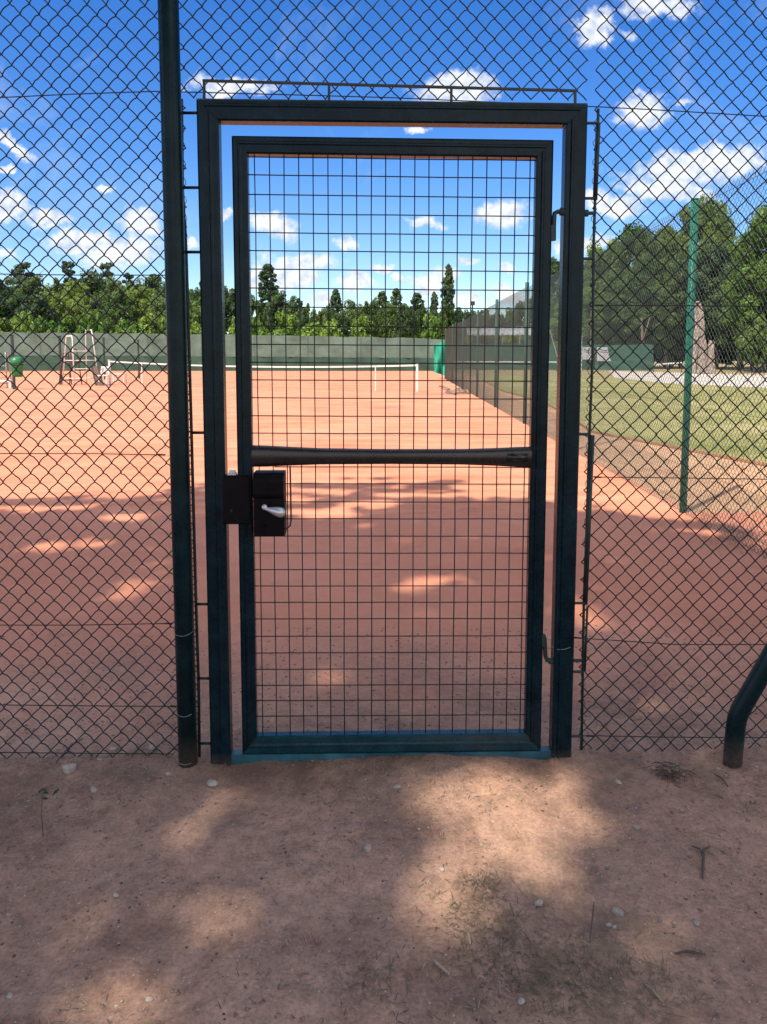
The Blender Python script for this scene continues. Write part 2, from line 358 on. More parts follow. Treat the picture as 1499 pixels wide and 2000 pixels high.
# ------------------------------------------------------------------ ground sheets
def sheet(name, pts, z, mat, label=None):
    mb = MB(); mb.add([(p[0], p[1], z) for p in pts], [tuple(range(len(pts)))])
    return tag(mb.build(name, mat), kind='structure')
FP0 = Vector((3.47, 0)); FP1 = Vector((5.6, 45.2))                   # side fence line
def fl(Y): t = (Y-FP0.y)/(FP1.y-FP0.y); return FP0.x+t*(FP1.x-FP0.x)
sheet('ground', [(-900, -300), (900, -300), (900, 1500), (-900, 1500)], -.02, M['rough'])
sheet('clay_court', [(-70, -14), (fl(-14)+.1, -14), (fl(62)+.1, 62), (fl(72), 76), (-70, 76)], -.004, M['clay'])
e = [GR(1499, 910), GR(1160, 845), GR(1065, 786), GR(985, 765)]
edge = [(7.6, .5)]+[(p.x, p.y) for p in e]+[(7.6, 42)]
sheet('dirt_strip', [(fl(-2), -2), (9.2, -2)]+edge+[(9, 62), (fl(62), 62)], -.008, M['strip'])
gb = [GR(1200, 737), GR(1300, 748), GR(1499, 757)]
sheet('lawn', edge+[(9.5, 52), (14, 55)]+[(p.x, p.y) for p in gb]+[(40, 22), (40, .5)], 0., M['lawn'])
gt = [GR(1499, 733), GR(1300, 727), GR(1190, 724)]
sheet('gravel_path', [(p.x, p.y) for p in gb]+[(60, 32), (80, 50)]+[(p.x, p.y) for p in gt], .004, M['gravel'])
mb = MB()
for a, b in zip(edge[:-1], edge[1:]):
    mb.bar((a[0], a[1], .02), (b[0], b[1], .02), .04, .05, up=Vector((0, 0, 1)))
tag(mb.build('lawn_kerb', M['strip_dark']), kind='structure')
# trodden bumpy ground near the gate
nx, ny = 470, 460; X0, X1, Y0, Y1 = -3.6, 5.0, -4., 4.6
xs = np.linspace(X0, X1, nx); ys = np.linspace(Y0, Y1, ny); XX, YY = np.meshgrid(xs, ys)
def vnoise(x, y, s, seed):
    g = np.random.default_rng(seed).random((64, 64)); u = x*s; v = y*s
    iu = np.floor(u).astype(int); iv = np.floor(v).astype(int); fu = u-iu; fv = v-iv
    fu = fu*fu*(3-2*fu); fv = fv*fv*(3-2*fv)
    a = g[iu % 64, iv % 64]; b = g[(iu+1) % 64, iv % 64]; c = g[iu % 64, (iv+1) % 64]; d = g[(iu+1) % 64, (iv+1) % 64]
    return a*(1-fu)*(1-fv)+b*fu*(1-fv)+c*(1-fu)*fv+d*fu*fv
def hgt(x, y):
    h = .022*vnoise(x, y, 1.3, 1)+.016*vnoise(x, y, 4, 2)+.010*vnoise(x, y, 11, 3)+.006*vnoise(x, y, 24, 4)
    inside = np.clip((y-.25)/1.2, 0, 1)
    h = h*(1-.8*inside)
    # low berm of soil along the foot of the fence
    berm = np.exp(-((y+.03)/.22)**2)*np.where((x > -.05) & (x < 1.2), .0, .012)
    mound = .020*np.exp(-np.clip((np.abs(x-.55)-.42)/.16, 0, 9)**2)*np.exp(-np.clip((np.abs(y)-.05)/.28, 0, 9)**2)
    return h+berm+mound
fall = np.clip(np.minimum.reduce([(XX-X0), (X1-XX), (YY-Y0), (Y1-YY)])/.8, 0, 1)
ZZ = hgt(XX, YY)*fall-.002
V = np.stack([XX, YY, ZZ], -1).reshape(-1, 3)
ii = (np.arange(ny-1)[:, None]*nx+np.arange(nx-1)[None]).ravel()
Fc = np.stack([ii, ii+1, ii+nx+1, ii+nx], -1)
def near_mat():
    m = M['dirt'].copy(); m.name = 'near_ground'; nt = m.node_tree; b = nt.nodes['Principled BSDF']
    src = b.inputs['Base Color'].links[0].from_socket; c = pos(nt); s = N(nt, 'ShaderNodeSeparateXYZ'); L(nt, c, s.inputs[0])
    yv = mth(nt, 'ADD', s.outputs[1], mth(nt, 'MULTIPLY', mth(nt, 'SUBTRACT', noise(nt, c, 1.5, 5), .5), 2.))
    f = N(nt, 'ShaderNodeMapRange', interpolation_type='SMOOTHSTEP'); L(nt, yv, f.inputs[0]); f.inputs[1].default_value = -.1; f.inputs[2].default_value = 1.9
    clay = ramp(nt, noise(nt, c, .55, 5, .6, .4), [(.35, (.54, .22, .135)), (.65, (.60, .265, .17))])
    clay = mixc(nt, ramp(nt, noise(nt, c, 4, 7, .7), [(.5, (0, 0, 0)), (.75, (.5, .5, .5))]), clay, (.40, .17, .10))
    cc = mixc(nt, f.outputs[0], src, clay)
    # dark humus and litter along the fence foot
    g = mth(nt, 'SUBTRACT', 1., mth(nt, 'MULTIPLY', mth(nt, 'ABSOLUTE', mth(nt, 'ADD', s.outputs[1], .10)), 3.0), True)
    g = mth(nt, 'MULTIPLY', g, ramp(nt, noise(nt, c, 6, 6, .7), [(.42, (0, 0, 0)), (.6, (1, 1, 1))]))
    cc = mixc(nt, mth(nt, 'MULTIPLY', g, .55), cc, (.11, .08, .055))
    # thin dead grass staining
    dist = N(nt, 'ShaderNodeVectorMath', operation='DISTANCE'); L(nt, c, dist.inputs[0]); dist.inputs[1].default_value = (1.05, -.9, 0)
    g = mth(nt, 'SUBTRACT', 1., mth(nt, 'MULTIPLY', dist.outputs['Value'], 1.9), True)
    g = mth(nt, 'MULTIPLY', g, ramp(nt, noise(nt, c, 9, 6, .7), [(.40, (0, 0, 0)), (.62, (1, 1, 1))]))
    cc = mixc(nt, mth(nt, 'MULTIPLY', g, .6), cc, (.12, .11, .06))
    L(nt, cc, b.inputs['Base Color']); return m
tag(np_obj('dirt_ground', V, Fc, near_mat(), smooth=True), kind='structure')
def gz(x, y): return float(hgt(np.array([x]), np.array([y]))[0])-.002
# court base line, worn
a = GR(-120, 846); b = GR(620, 849)
mb = MB(); a0 = Vector((-14, 12.9)); b0 = Vector((1.6, 11.95)); dd = (b0-a0).normalized(); nn = Vector((-dd.y, dd.x))*.03
mb.add([(*(a0-nn), .0), (*(b0-nn), .0), (*(b0+nn), .0), (*(a0+nn), .0)], [(0, 1, 2, 3)])
lm, lnt, lb = new_mat('worn_line'); lc = pos(lnt)
L(lnt, ramp(lnt, noise(lnt, lc, 3, 5, .7), [(.4, (.52, .27, .17)), (.7, (.72, .58, .46))]), lb.inputs['Base Color']); lb.inputs['Roughness'].default_value = .9
tag(mb.build('court_line', lm), kind='structure')

# ------------------------------------------------------------------ chain link
def chain(mapf, x0, x1, z0, z1, D, H, r, sides=5, seed=0, wob=.003, endr=True):
    """flattened-helix wires from x0 to x1; mapf(x, y, z)->world"""
    w = D/2; n = int((x1-x0)/w); k = int((z1-z0)/(H/2))
    ts = [0, .10, .35, .65, .90]; fx = [1.10, .86, .34, -.34, -.86]; fy = [0, .42, .95, .95, .42]
    px, py, pz = [], [], []
    for j in range(k):
        s = 1 if j % 2 == 0 else -1
        for t, a, b in zip(ts, fx, fy): px.append(s*a); py.append(s*b); pz.append((j+t)*H/2+.0024*math.sin(math.pi*t))
    px.append((1 if k % 2 == 0 else -1)*1.1); py.append(0); pz.append(k*H/2)
    px = np.array(px)*w/2; py = np.array(py)*.0050; pz = np.array(pz)
    m = len(px); al = np.arange(sides)*2*np.pi/sides
    g = np.random.default_rng(seed)
    VV = []; FF = []; base = 0
    q = np.arange(m-1)[:, None]*sides; kk = np.arange(sides)[None]
    Fq = np.stack([q+kk, q+(kk+1) % sides, q+sides+(kk+1) % sides, q+sides+kk], -1).reshape(-1, 4)
    for i in range(n):
        sg = 1 if i % 2 == 0 else -1
        X = x0+(i+.5)*w+sg*px; Y = sg*py*1.; Z = z0+pz
        X = X+wob*np.sin(Z*2.1+X*1.3+seed)+wob*.5*np.sin(Z*7+i*.9); Z2 = Z+wob*np.sin(X*2.7+Z*.7+seed*2)+wob*.35*g.standard_normal(m)
        Y = Y+.006*np.sin(X*1.9+Z*1.1)
        P = np.stack([X, Y, Z2], -1)
        T = np.gradient(P, axis=0); T /= np.linalg.norm(T, axis=1)[:, None]
        U = np.cross(T, [0, 1, 0]); U /= np.linalg.norm(U, axis=1)[:, None]; W_ = np.cross(T, U)
        ring = P[:, None]+r*(np.cos(al)[None, :, None]*U[:, None]+np.sin(al)[None, :, None]*W_[:, None])
        VV.append(ring.reshape(-1, 3)); FF.append(Fq+base); base += m*sides
    V = np.concatenate(VV); Fc = np.concatenate(FF)
    return mapf(V), Fc

D_, H_ = .068, .0705
rodL = G(357, 300).x; rodR = G(1163, 400).x
lintop = .5*(G(400, 192).z+G(1130, 207).z)
fence = empty('chain_link_fence', (0, 0, 0), 'tall dark green chain link fence running either side of the gate', 'fence')
idm = lambda V: V+np.array([0, .045, 0])
xl0 = -3.2; nL = int((rodL-xl0)/(D_/2)); xl0 = rodL-nL*D_/2
for (x0, x1, z0, sd) in ((xl0, rodL+.001, -.012, 1), (rodR, 4.6, -.012, 1), (rodL+.0, rodR, lintop-.01, 1)):
    # keep the weave in step across the three pieces
    x0 = rodL+round((x0-rodL)/D_)*D_; z0 = -.012+round((z0+.012)/H_)*H_
    V, Fc = chain(idm, x0, x1, z0, 4.4, D_, H_, .0023, 5, sd, .0032)
    np_obj('wire_mesh', V, Fc, M['wire'], fence, True)
def wire_part(pts, r=.0019, parent=fence, name='tension_wire', mat='wire', n=6):
    mb = MB(); mb.tube(pts, r, n); return mb.build(name, M[mat], parent, True)
def wl(pix, Y=.040): return [G(px, py, Y) for px, py in pix]
def lerp(a, b, t): return a+(b-a)*t
for pix in ([(-700, 214), (0, 190), (150, 183), (300, 178), (400, 180), (760, 190), (1165, 208), (1300, 215), (1499, 227), (2100, 262)],
            [(-700, 528), (0, 535), (150, 537), (311, 537), (362, 538)],
            [(-700, 886), (0, 886), (180, 886), (300, 888), (318, 888)],
            [(-700, 1224), (0, 1221), (150, 1221), (318, 1218), (338, 1218)],
            [(-700, 1376), (0, 1377), (200, 1379), (325, 1380), (345, 1381)],
            [(-700, 1466), (0, 1470), (340, 1473)],
            [(1156, 597), (1175, 596), (1499, 598), (2100, 602)],
            [(1150, 931), (1175, 932), (1300, 933), (1499, 936), (2100, 948)],
            [(1122, 1245), (1140, 1247), (1220, 1252), (1320, 1259), (1499, 1259), (2100, 1262)],
            [(1118, 1439), (1150, 1437), (1300, 1440), (1499, 1441), (2100, 1443)]):
    wire_part(wl(pix))
# twisted wire knots near the posts
for px, py in ((316, 888), (329, 1218), (340, 1380), (1172, 596), (1168, 932), (1128, 1246), (1152, 1438)):
    a = G(px-6, py, .036); b = G(px+7, py, .036); mb = MB()
    mb.tube([a.lerp(b, t/14)+Vector((0, .003*math.sin(t*2.2), .003*math.cos(t*2.2))) for t in range(15)], .0022, 5)
    mb.build('wire_knot', M['wire'], fence, True)
# tall round post in front of the mesh
pb_ = G(364, 1500, -.02); pt_ = G(325, 0, -.02); pr = .5*(G(346, 300, -.02)-G(306, 300, -.02)).x
xm = G(349, 800, -.02).x
mb = MB(); mb.tube([(xm+.004, -.02, -.05), (xm, -.02, 1.), (xm, -.02, 2.4), (xm-.003, -.02, 4.5)], pr, 28)
post = mb.build('post', M['green_paint'], fence, True)
# thin galvanised ties looped round the posts
def loop_tie(cx, cy, z, rad, sag, mat='galv'):
    mb = MB(); pts = []
    for k in range(25):
        a = math.pi*2*k/24; pts.append((cx+rad*math.cos(a), cy+rad*math.sin(a), z-sag*(.5-.5*math.sin(a))))
    mb.tube(pts, .0009, 5, False); mb.build('tie_wire', M[mat], fence, True)
for py in (1228, 1386, 1480): loop_tie(xm, -.02, G(361, py, -.06).z, pr+.0015, .03)
# edge rods and stand-offs either side of the gate
fpL = G(408, 800).x; fpR = G(1110, 800).x
mb = MB(); mb.tube(wl([(355, 193), (357, 370), (361, 440)], .035), .0055, 8); mb.tube(wl([(361, 430), (364, 500), (373, 800), (383, 1180), (388, 1330), (390, 1492)], .03), .006, 8)
# loose lacing wire spiralling round the edge rod
lac = []
for t in range(0, 400):
    f = t/399; p = G(lerp(357, 389, f)-2, lerp(215, 1470, f), .03); a = f*2*math.pi*36
    lac.append(p+Vector((.0085*math.cos(a), .0085*math.sin(a), 0)))
mb.tube(lac, .0012, 4); mb.build('edge_rod', M['rod'], fence, True)
mb = MB(); mb.tube(wl([(1169, 212), (1168, 300), (1163, 390), (1160, 480), (1158, 700), (1152, 850), (1146, 1050), (1141, 1180), (1136, 1490)], .035), .0055, 8)
mb.tube(wl([(1169, 240), (1163, 390)], .026), .009, 8); mb.tube(wl([(1148, 1184), (1143, 1310)], .034), .0045, 8); mb.tube(wl([(1158, 850), (1144, 1180)], .026), .0085, 8)
lac = []
for t in range(0, 400):
    f = t/399; p = G(lerp(1167, 1138, f)-2, lerp(225, 1485, f), .03); a = f*2*math.pi*34
    lac.append(p+Vector((.009*math.cos(a), .009*math.sin(a), 0)))
mb.tube(lac, .0012, 4); mb.build('edge_rod', M['rod'], fence, True)

# bent pipe at right, standing in front of the mesh
hoop = empty('bent_pipe', GR(1431, 1510), 'dark green bent steel pipe leg leaning out of view beside the right fence panel', 'pipe')
pb = GR(1431, 1508); yb = pb.y
pts = [G(1429, 1530, yb), G(1433, 1470, yb), G(1438, 1418, yb), G(1441, 1402, yb), G(1447, 1386, yb-.002), G(1456, 1370, yb-.005), G(1499, 1296, yb-.02), G(1570, 1165, yb-.05), G(1640, 1045, yb-.08)]
p8 = pts[-1]; pts += [p8+Vector((.10, 0, .06)), p8+Vector((.3, 0, .08)), p8+Vector((.46, 0, .02)), p8+Vector((.54, 0, -.12)), Vector((p8.x+.56, p8.y, -.03))]
mb = MB(); mb.tube(pts, .0350, 20); mb.build('pipe', M['green_paint'], hoop, True)

# ------------------------------------------------------------------ gate
gate = empty('metal_gate', (0.5, 0, 0), 'closed dark green metal gate with wire grid leaf in a steel frame', 'gate')
GP = M['gate_paint']
def vpost(name, x0p, x1p, z0, z1, dep, parent, mat=GP, Y=0., mitre=True):
    """steel profile: main box plus a proud inner lip, giving the long highlight lines"""
    mb = MB(); xa, xb = x0p, x1p; w_ = xb-xa
    mb.bar(((xa+xb)/2, Y, z0), ((xa+xb)/2, Y, z1), w_, dep, bev=.009)
    return mb.build(name, mat, parent)
fLa, fLb = G(387, 700).x, G(428, 700).x
fLa = .5*(G(388, 260).x+G(413, 1450).x); fLb = .5*(G(430, 260).x+G(453, 1450).x)
fRa = .5*(G(1101, 260).x+G(1077, 1450).x); fRb = .5*(G(1143, 260).x+G(1114, 1450).x)
zt0 = .5*(G(500, 239).z+G(1000, 246).z)
W_P = fLb-fLa
# posts: left one boxy, right one round-edged
lh = lintop-zt0; zL = (zt0+lintop)/2
# outer edge of each profile carries the raised lip; corners are mitred with a hairline gap
k1 = lh/W_P
def upright(name, x0_, x1_, z0_, z1_, side, m1, parent, m0=0., Y=0., dep=.06):
    mb = MB(); xm_ = (x0_+x1_)/2; mb.mbar((xm_, Y, z0_), (xm_, Y, z1_), x1_-x0_, dep, m0, m1, groove=-.3*side if side else .3); return mb.build(name, GP, parent)
wR = fRb-fRa
# for a vertical bar the across axis r = z x y = -x
upright('frame_post', fLa, fLb, -.04, zL-.0008, 1, lh/W_P, gate)
upright('frame_post', fRa, fRb, -.04, zL-.0008-.004, -1, -lh/wR, gate)
mb = MB(); mb.mbar(((fLa+fLb)/2, 0, zL+.0008), ((fRa+fRb)/2, 0, zL+.0008-.004), lh, .0602, -W_P/lh, wR/lh, groove=.3)
mb.build('lintel', GP, gate)
mb = MB(); ztr = G(750, 1466).z
mb.box(((fLb+fRa)/2, .0, ztr-.035), (fRa-fLb-.002, .040, .07)); mb.build('threshold', M['threshold'], gate)
# rods linking frame to fence
def rodx(px0, px1, py, r=.0055, Y=.02, name='stand_off_rod'):
    mb = MB(); mb.tube([G(px0, py, Y), G(px1, py, Y)], r, 8); mb.build(name, M['rod'], gate, True)
for x, py in ((357, 220), (359, 366), (363, 492), (376, 845), (384, 1180), (388, 1325), (391, 1452)): rodx(x, 412, py)
for x, py in ((1168, 240), (1163, 387), (1159, 505), (1153, 848), (1142, 1178), (1139, 1312), (1137, 1438)): rodx(1105, x, py)
for x, x2, py in ((1163, 1142, 416), (1137, 1112, 1290)):
    rodx(x2, x, py, .0065, 0.02); rodx(x2-5, x2+7, py, .013, 0.02, 'bolt_nut')
# bracket on the lintel
mb = MB()
mb.bar(G(396, 157, .01), G(1127, 177, .01), .009, .009, bev=.001)
for a, b in (((399, 158), (399, 196)), ((643, 165), (643, 196)), ((882, 172), (882, 200)), ((1124, 177), (1124, 208))):
    mb.bar(G(*a, .01), G(*b, .01), .009, .009, bev=.001)
mb.build('top_bracket', M['rod'], gate)
# leaf
lf = MB()
LA, LB = .5*(G(452, 350).x+G(477, 1400).x), .5*(G(484, 350).x+G(504, 1400).x)
RA, RB = .5*(G(1045, 350).x+G(1026, 1400).x), .5*(G(1078, 350).x+G(1056, 1400).x)
sw = LB-LA
ztop = G(764, 271).z; zti = G(764, 306).z; zbi = G(764, 1431).z; zbo = G(764, 1465).z
tilt = .006
hT = ztop-zti; hB_ = zbi-zbo; zT = (ztop+zti)/2; zB = (zbi+zbo)/2; wr = RB-RA; dlt = tilt/2; gp = .0007
lf.mbar((LA+sw/2, 0, zB+gp), (LA+sw/2, 0, zT+dlt-gp), sw, .045, -hB_/sw, hT/sw, groove=-.1)
lf.mbar((RA+wr/2, 0, zB+gp), (RA+wr/2, 0, zT-dlt-gp), wr, .045, hB_/wr, -hT/wr, groove=.1)
lf.mbar((LA+sw/2, 0, zT+dlt), (RA+wr/2, 0, zT-dlt), hT, .0452, -sw/hT, wr/hT, groove=.1)
brl = MB(); brl.mbar((LA+sw/2, 0, zB), (RA+wr/2, 0, zB), hB_, .0452, sw/hB_, -wr/hB_, groove=-.1)
leaf = lf.build('gate_leaf', GP, gate); brl.build('bottom_rail', M['bottom_paint'], leaf)
# mid rail, flared at both ends
mb = MB(); xs_ = [LB-.004, LB+.05, LB+.13, LB+.25, (LB+RA)/2, RA-.25, RA-.13, RA-.05, RA+.004]
zc0, zc1 = G(510, 890).z, G(1025, 892).z
hh = [.041, .040, .036, .031, .0285, .030, .034, .038, .040]
ring = []
n = 16
for x, h in zip(xs_, hh):
    zc = lerp(zc0, zc1, (x-LB)/(RA-LB))-.001
    for k in range(n):
        a = 2*math.pi*k/n; ring.append((x, .021*math.cos(a)*(1 if abs(math.cos(a)) < .9 else .95), zc+h*math.copysign(abs(math.sin(a))**.75, math.sin(a))))
mb.add(ring, [(i*n+k, (i+1)*n+k, (i+1)*n+(k+1) % n, i*n+(k+1) % n) for i in range(len(xs_)-1) for k in range(n)])
mb.box((RA-.05, -.022, zc1), (.075, .008, .030)); mb.tube([(RA-.045, -.030, zc1), (RA-.045, -.024, zc1)], .006, 10)
mb.build('mid_rail', M['rail_paint'], leaf, True)
# wire grid
mb = MB()
vx = [497.5+ i*27.35 for i in range(0, 21)]
vxw = [lerp(LB+.022, RA-.018, i/19) for i in range(20)]
hy = [310, 345, 383, 420, 457, 492, 528, 565, 601, 638, 674, 709, 743, 778, 813, 847, 945, 980, 1013, 1047, 1080, 1112, 1144, 1176, 1208, 1242, 1274, 1306, 1337, 1367, 1397]
rr = random.Random(3)
for x in vxw:
    p = [(x+rr.uniform(-.0012, .0012), .0015, z) for z in np.linspace(zbi-.006, zti+.006, 9)]
    mb.tube(p, .0021, 6)
for y in hy+[912]:
    a = G(500 if y != 912 else 560, y, 0).z; a = G(764, y, 0).z
    xl = LB-.004 if y != 912 else LB+.08
    p = [(x, -.0027, a+tilt/2-tilt*(x-LB)/(RA-LB)+rr.uniform(-.0007, .0007)) for x in np.linspace(xl, RA+.004, 7)]
    mb.tube(p, .0021, 6)
mb.build('wire_infill', M['wire'], leaf, True)
# lock
mb = MB(); a = G(501, 923, -.03); b = G(557, 1046, -.03); xw = b.x-a.x
prof = []
for k in range(13):     # round shouldered top half, flat lower half seen end-on (y, z)
    t = k/12*math.pi/2; prof.append((-.030-.034*math.sin(t), a.z-.030+.030*math.cos(t)))
zs = a.z-.075; prof += [(-.064, zs), (-.058, zs-.012), (-.050, zs-.02), (-.050, b.z+.004), (-.046, b.z), (.03, b.z), (.03, a.z)]
m_ = len(prof); vs = [(x, y, z) for x in (LB+.007, b.x) for y, z in prof]
mb.add(vs, [(i, (i+1) % m_, m_+(i+1) % m_, m_+i) for i in range(m_)]+[tuple(range(m_-1, -1, -1)), tuple(range(m_, 2*m_))])
lock = mb.build('lock_case', M['black'], leaf)
mb = MB(); p0 = G(514, 992, -.075); p1 = G(548, 1002, -.088)
pts = []; rs = []
for k in range(11):
    t = k/10; p = p0.lerp(G(557, 1003, -.085), t); pts.append(p); rs.append(.0055+.0135*math.sin(min(1, t*1.05)*math.pi*.62)**2.2 if k < 10 else .009)
rs[-2] = .0165; rs[-1] = .008
mb.tube(pts, rs, 16); mb.tube([G(517, 989, -.045), G(517, 991, -.08)], .010, 14); mb.build('lever_handle', M['silver'], leaf, True)
mb = MB(); mb.tube([G(567, 910, -.01), G(568, 960, -.02), G(569, 1015, -.03), G(567, 1027, -.032), G(561, 1032, -.034), G(553, 1033, -.036)], .0032, 8); mb.build('latch_rod', M['rod'], leaf, True)
mb = MB(); a = G(450, 927); b = G(500, 1020); mb.bar((fLb-.008, -.01, (a.z+b.z)/2), (LB-.01, -.01, (a.z+b.z)/2), a.z-b.z, .05, bev=.004)
k_ = mb.build('strike_box', M['black'], gate)
mb = MB(); mb.box(G(454, 924, -.02)-Vector((0, 0, .002)), (.030, .03, .006)); mb.box(G(454, 921, -.02), (.022, .022, .008)); mb.build('latch_cap', M['silver'], gate)
mb = MB(); q = G(519, 1022, -.0515); mb.tube([q, q+Vector((0, -.004, 0))], .009, 14); mb.tube([q+Vector((0, 0, -.012)), q+Vector((0, -.003, -.012))], .0045, 8); mb.build('lock_cylinder', M['black'], leaf, True)
# hinges
mb = MB(); mb.tube([G(1100, 414, -.01), G(1090, 413, -.012), G(1084, 416, -.012), G(1083, 424, -.012), G(1082, 446, -.012)], .0085, 10)
mb.tube([G(1102, 413, -.01), G(1094, 413, -.01)], .014, 6); mb.bar(G(1080, 440, -.012), G(1080, 470, -.012), .022, .022); mb.build('hinge', M['rod'], gate)
mb = MB(); mb.bar(G(1061, 1240, -.012), G(1062, 1262, -.012), .02, .022); mb.tube([G(1064, 1245, -.012), G(1066, 1282, -.012), G(1069, 1289, -.012), G(1080, 1291, -.01)], .0085, 10)
mb.tube([G(1072, 1291, -.01), G(1080, 1291, -.01)], .013, 6); mb.build('hinge', M['rod'], gate)
mb = MB()
cx_ = (fRa+fRb)/2
pts = [(cx_+.040*math.cos(t), .036*math.sin(t), G(1095, 1255).z+.008*math.cos(t)-.012*(1-math.sin(t))*.5) for t in np.linspace(math.pi, 2*math.pi, 16)]
mb.tube(pts, .0011, 5); mb.build('tie_wire', M['galv'], gate, True)

# ------------------------------------------------------------------ side fence running away along the court
sf = empty('side_fence', (FP0.x, 0, 0), 'chain link fence with green posts running back along the court side', 'fence')
dirf = (FP1-FP0).normalized(); HF = 3.12
def mapside(V):
    o = np.empty_like(V); o[:, 0] = FP0.x+dirf.x*V[:, 0]+dirf.y*V[:, 1]; o[:, 1] = FP0.y+dirf.y*V[:, 0]-dirf.x*V[:, 1]; o[:, 2] = V[:, 2]
    return o
V, Fc = chain(mapside, .1, 14.1, .01, HF, .07, .07, .0021, 4, 3, .004)
np_obj('wire_mesh', V, Fc, M['far_wire'], sf, True)
VV = []; FF = []; cnt = 0
def prism(p, q, r):
    global cnt
    d = q-p; d /= np.linalg.norm(d); u = np.array([-d[2], 0, d[0]]); w_ = np.array([0, 1., 0]); 
    al = [0, 2.094, 4.189]
    for e_ in (p, q):
        for t in al: VV.append(e_+r*(math.cos(t)*u+math.sin(t)*w_))
    for k in range(3): FF.append([cnt+k, cnt+(k+1) % 3, cnt+3+(k+1) % 3, cnt+3+k])
    cnt += 6
s0, s1 = 14.1, 45.2; s = s0-HF
while s < s1:
    for sg in (1, -1):
        xa = s if sg == 1 else s+HF; xb = s+HF if sg == 1 else s; za, zb = 0.01, HF
        p = np.array([xa, .0015*sg, za]); q = np.array([xb, .0015*sg, zb])
        # clip to s0..s1
        lo, hi = 0., 1.
        for lim, sense in ((s0, 1), (s1, -1)):
            fa, fb = (p[0]-lim)*sense, (q[0]-lim)*sense
            if fa < 0 and fb < 0: lo = 2
            elif fa < 0: lo = max(lo, fa/(fa-fb))
            elif fb < 0: hi = min(hi, fa/(fa-fb))
        if lo < hi: prism(p+(q-p)*lo, p+(q-p)*hi, .0021)
    s += .07
np_obj('wire_mesh', mapside(np.array(VV)), np.array(FF), M['far_wire'], sf)
for yp in (-.0, 4.63, 9.6, 14.33, 19.67, 25.07, 31.68, 38.5, 45.1):
    mb = MB(); x = fl(yp)+.025; mb.tube([(x, yp, -.03), (x, yp, HF-.01 if yp < 10 else HF+.1)], .036 if yp < 10 else .045, 14)
    mb.tube([(x, yp, HF-.012 if yp < 10 else HF+.098), (x, yp, HF if yp < 10 else HF+.11)], .039, 14)
    mb.build('post', M['far_post' if yp < 10 else 'far_post_dim'], sf, True)
for z in (.12, 1.1, 2.1, 3.02):
    mb = MB(); mb.tube([(fl(y)-.01, y, z+.01*math.sin(y)) for y in np.linspace(0, 45, 20)], .0024, 4); mb.build('tension_wire', M['far_wire'], sf)

# ------------------------------------------------------------------ nets
def mesh_panel(mb, a, b, ha, hb, z0, step, r):
    a = Vector(a); b = Vector(b); n = int((b-a).length/step)
    for i in range(n+1):
        t = i/n; p = a.lerp(b, t); top = ha(t); mb.tube([p+Vector((0, 0, z0)), p+Vector((0, 0, top))], r, 3, False)
    for k in range(int((ha(0)-z0)/step)):
        mb.tube([a.lerp(b, t)+Vector((0, 0, min(z0+k*step, ha(t)))) for t in np.linspace(0, 1, 9)], r, 3, False)
def tennis_net(A, B, hA, hB, label, sticks=(), strap=True, group=None, far=True):
    A = Vector((A.x, A.y, 0)); B = Vector((B.x, B.y, 0))
    t_ = empty('tennis_net', A, label, 'tennis net', group)
    hf = lambda t: lerp(hA, hB, t)-.16*4*t*(1-t)
    mb = MB(); n = 24
    for i in range(n):
        p = A.lerp(B, i/n)+Vector((0, 0, hf(i/n)-.03)); q = A.lerp(B, (i+1)/n)+Vector((0, 0, hf((i+1)/n)-.03)); mb.bar(p, q, .07, .02, bev=.002)
    mb.build('tape', M['white'], t_)
    mb = MB(); mesh_panel(mb, A, B, hf, hf, .03, .09, .0016); mb.build('netting', M['net'], t_)
    for P, h in ((A, hA), (B, hB)):
        mb = MB(); mb.bar(P, P+Vector((0, 0, h+.03)), .09, .09); mb.box(P+Vector((0, 0, h+.04)), (.11, .11, .03)); mb.build('net_post', M['white'], t_)
    for s_ in sticks:
        P = A.lerp(B, s_); mb = MB(); mb.bar(P+Vector((0, -.04, 0)), P+Vector((0, -.04, hf(s_))), .045, .03); mb.build('singles_stick', M['white'], t_)
    if strap:
        P = A.lerp(B, .5); mb = MB(); mb.bar(P+Vector((0, -.03, 0)), P+Vector((0, -.03, hf(.5))), .06, .015); mb.build('centre_strap', M['white'], t_)
    return t_
A = GR(215, 752); B = GR(815, 765)
hA = G(215, 704.5, A.y).z; hB = G(815, 712, B.y).z
tennis_net(A, B, hA, hB, 'long tennis net with white tape and white posts across the clay court', (.125, .885))
A2 = GR(22, 757); A2.y = 31.5; A2 = Vector((G(20, 750, 32.).x, 32., 0)); tennis_net(A2, A2+Vector((-13.5, 4, 0)), G(20, 743, 32).z, 1.07, 'tennis net end of the neighbouring court beyond the green bin', (), False)

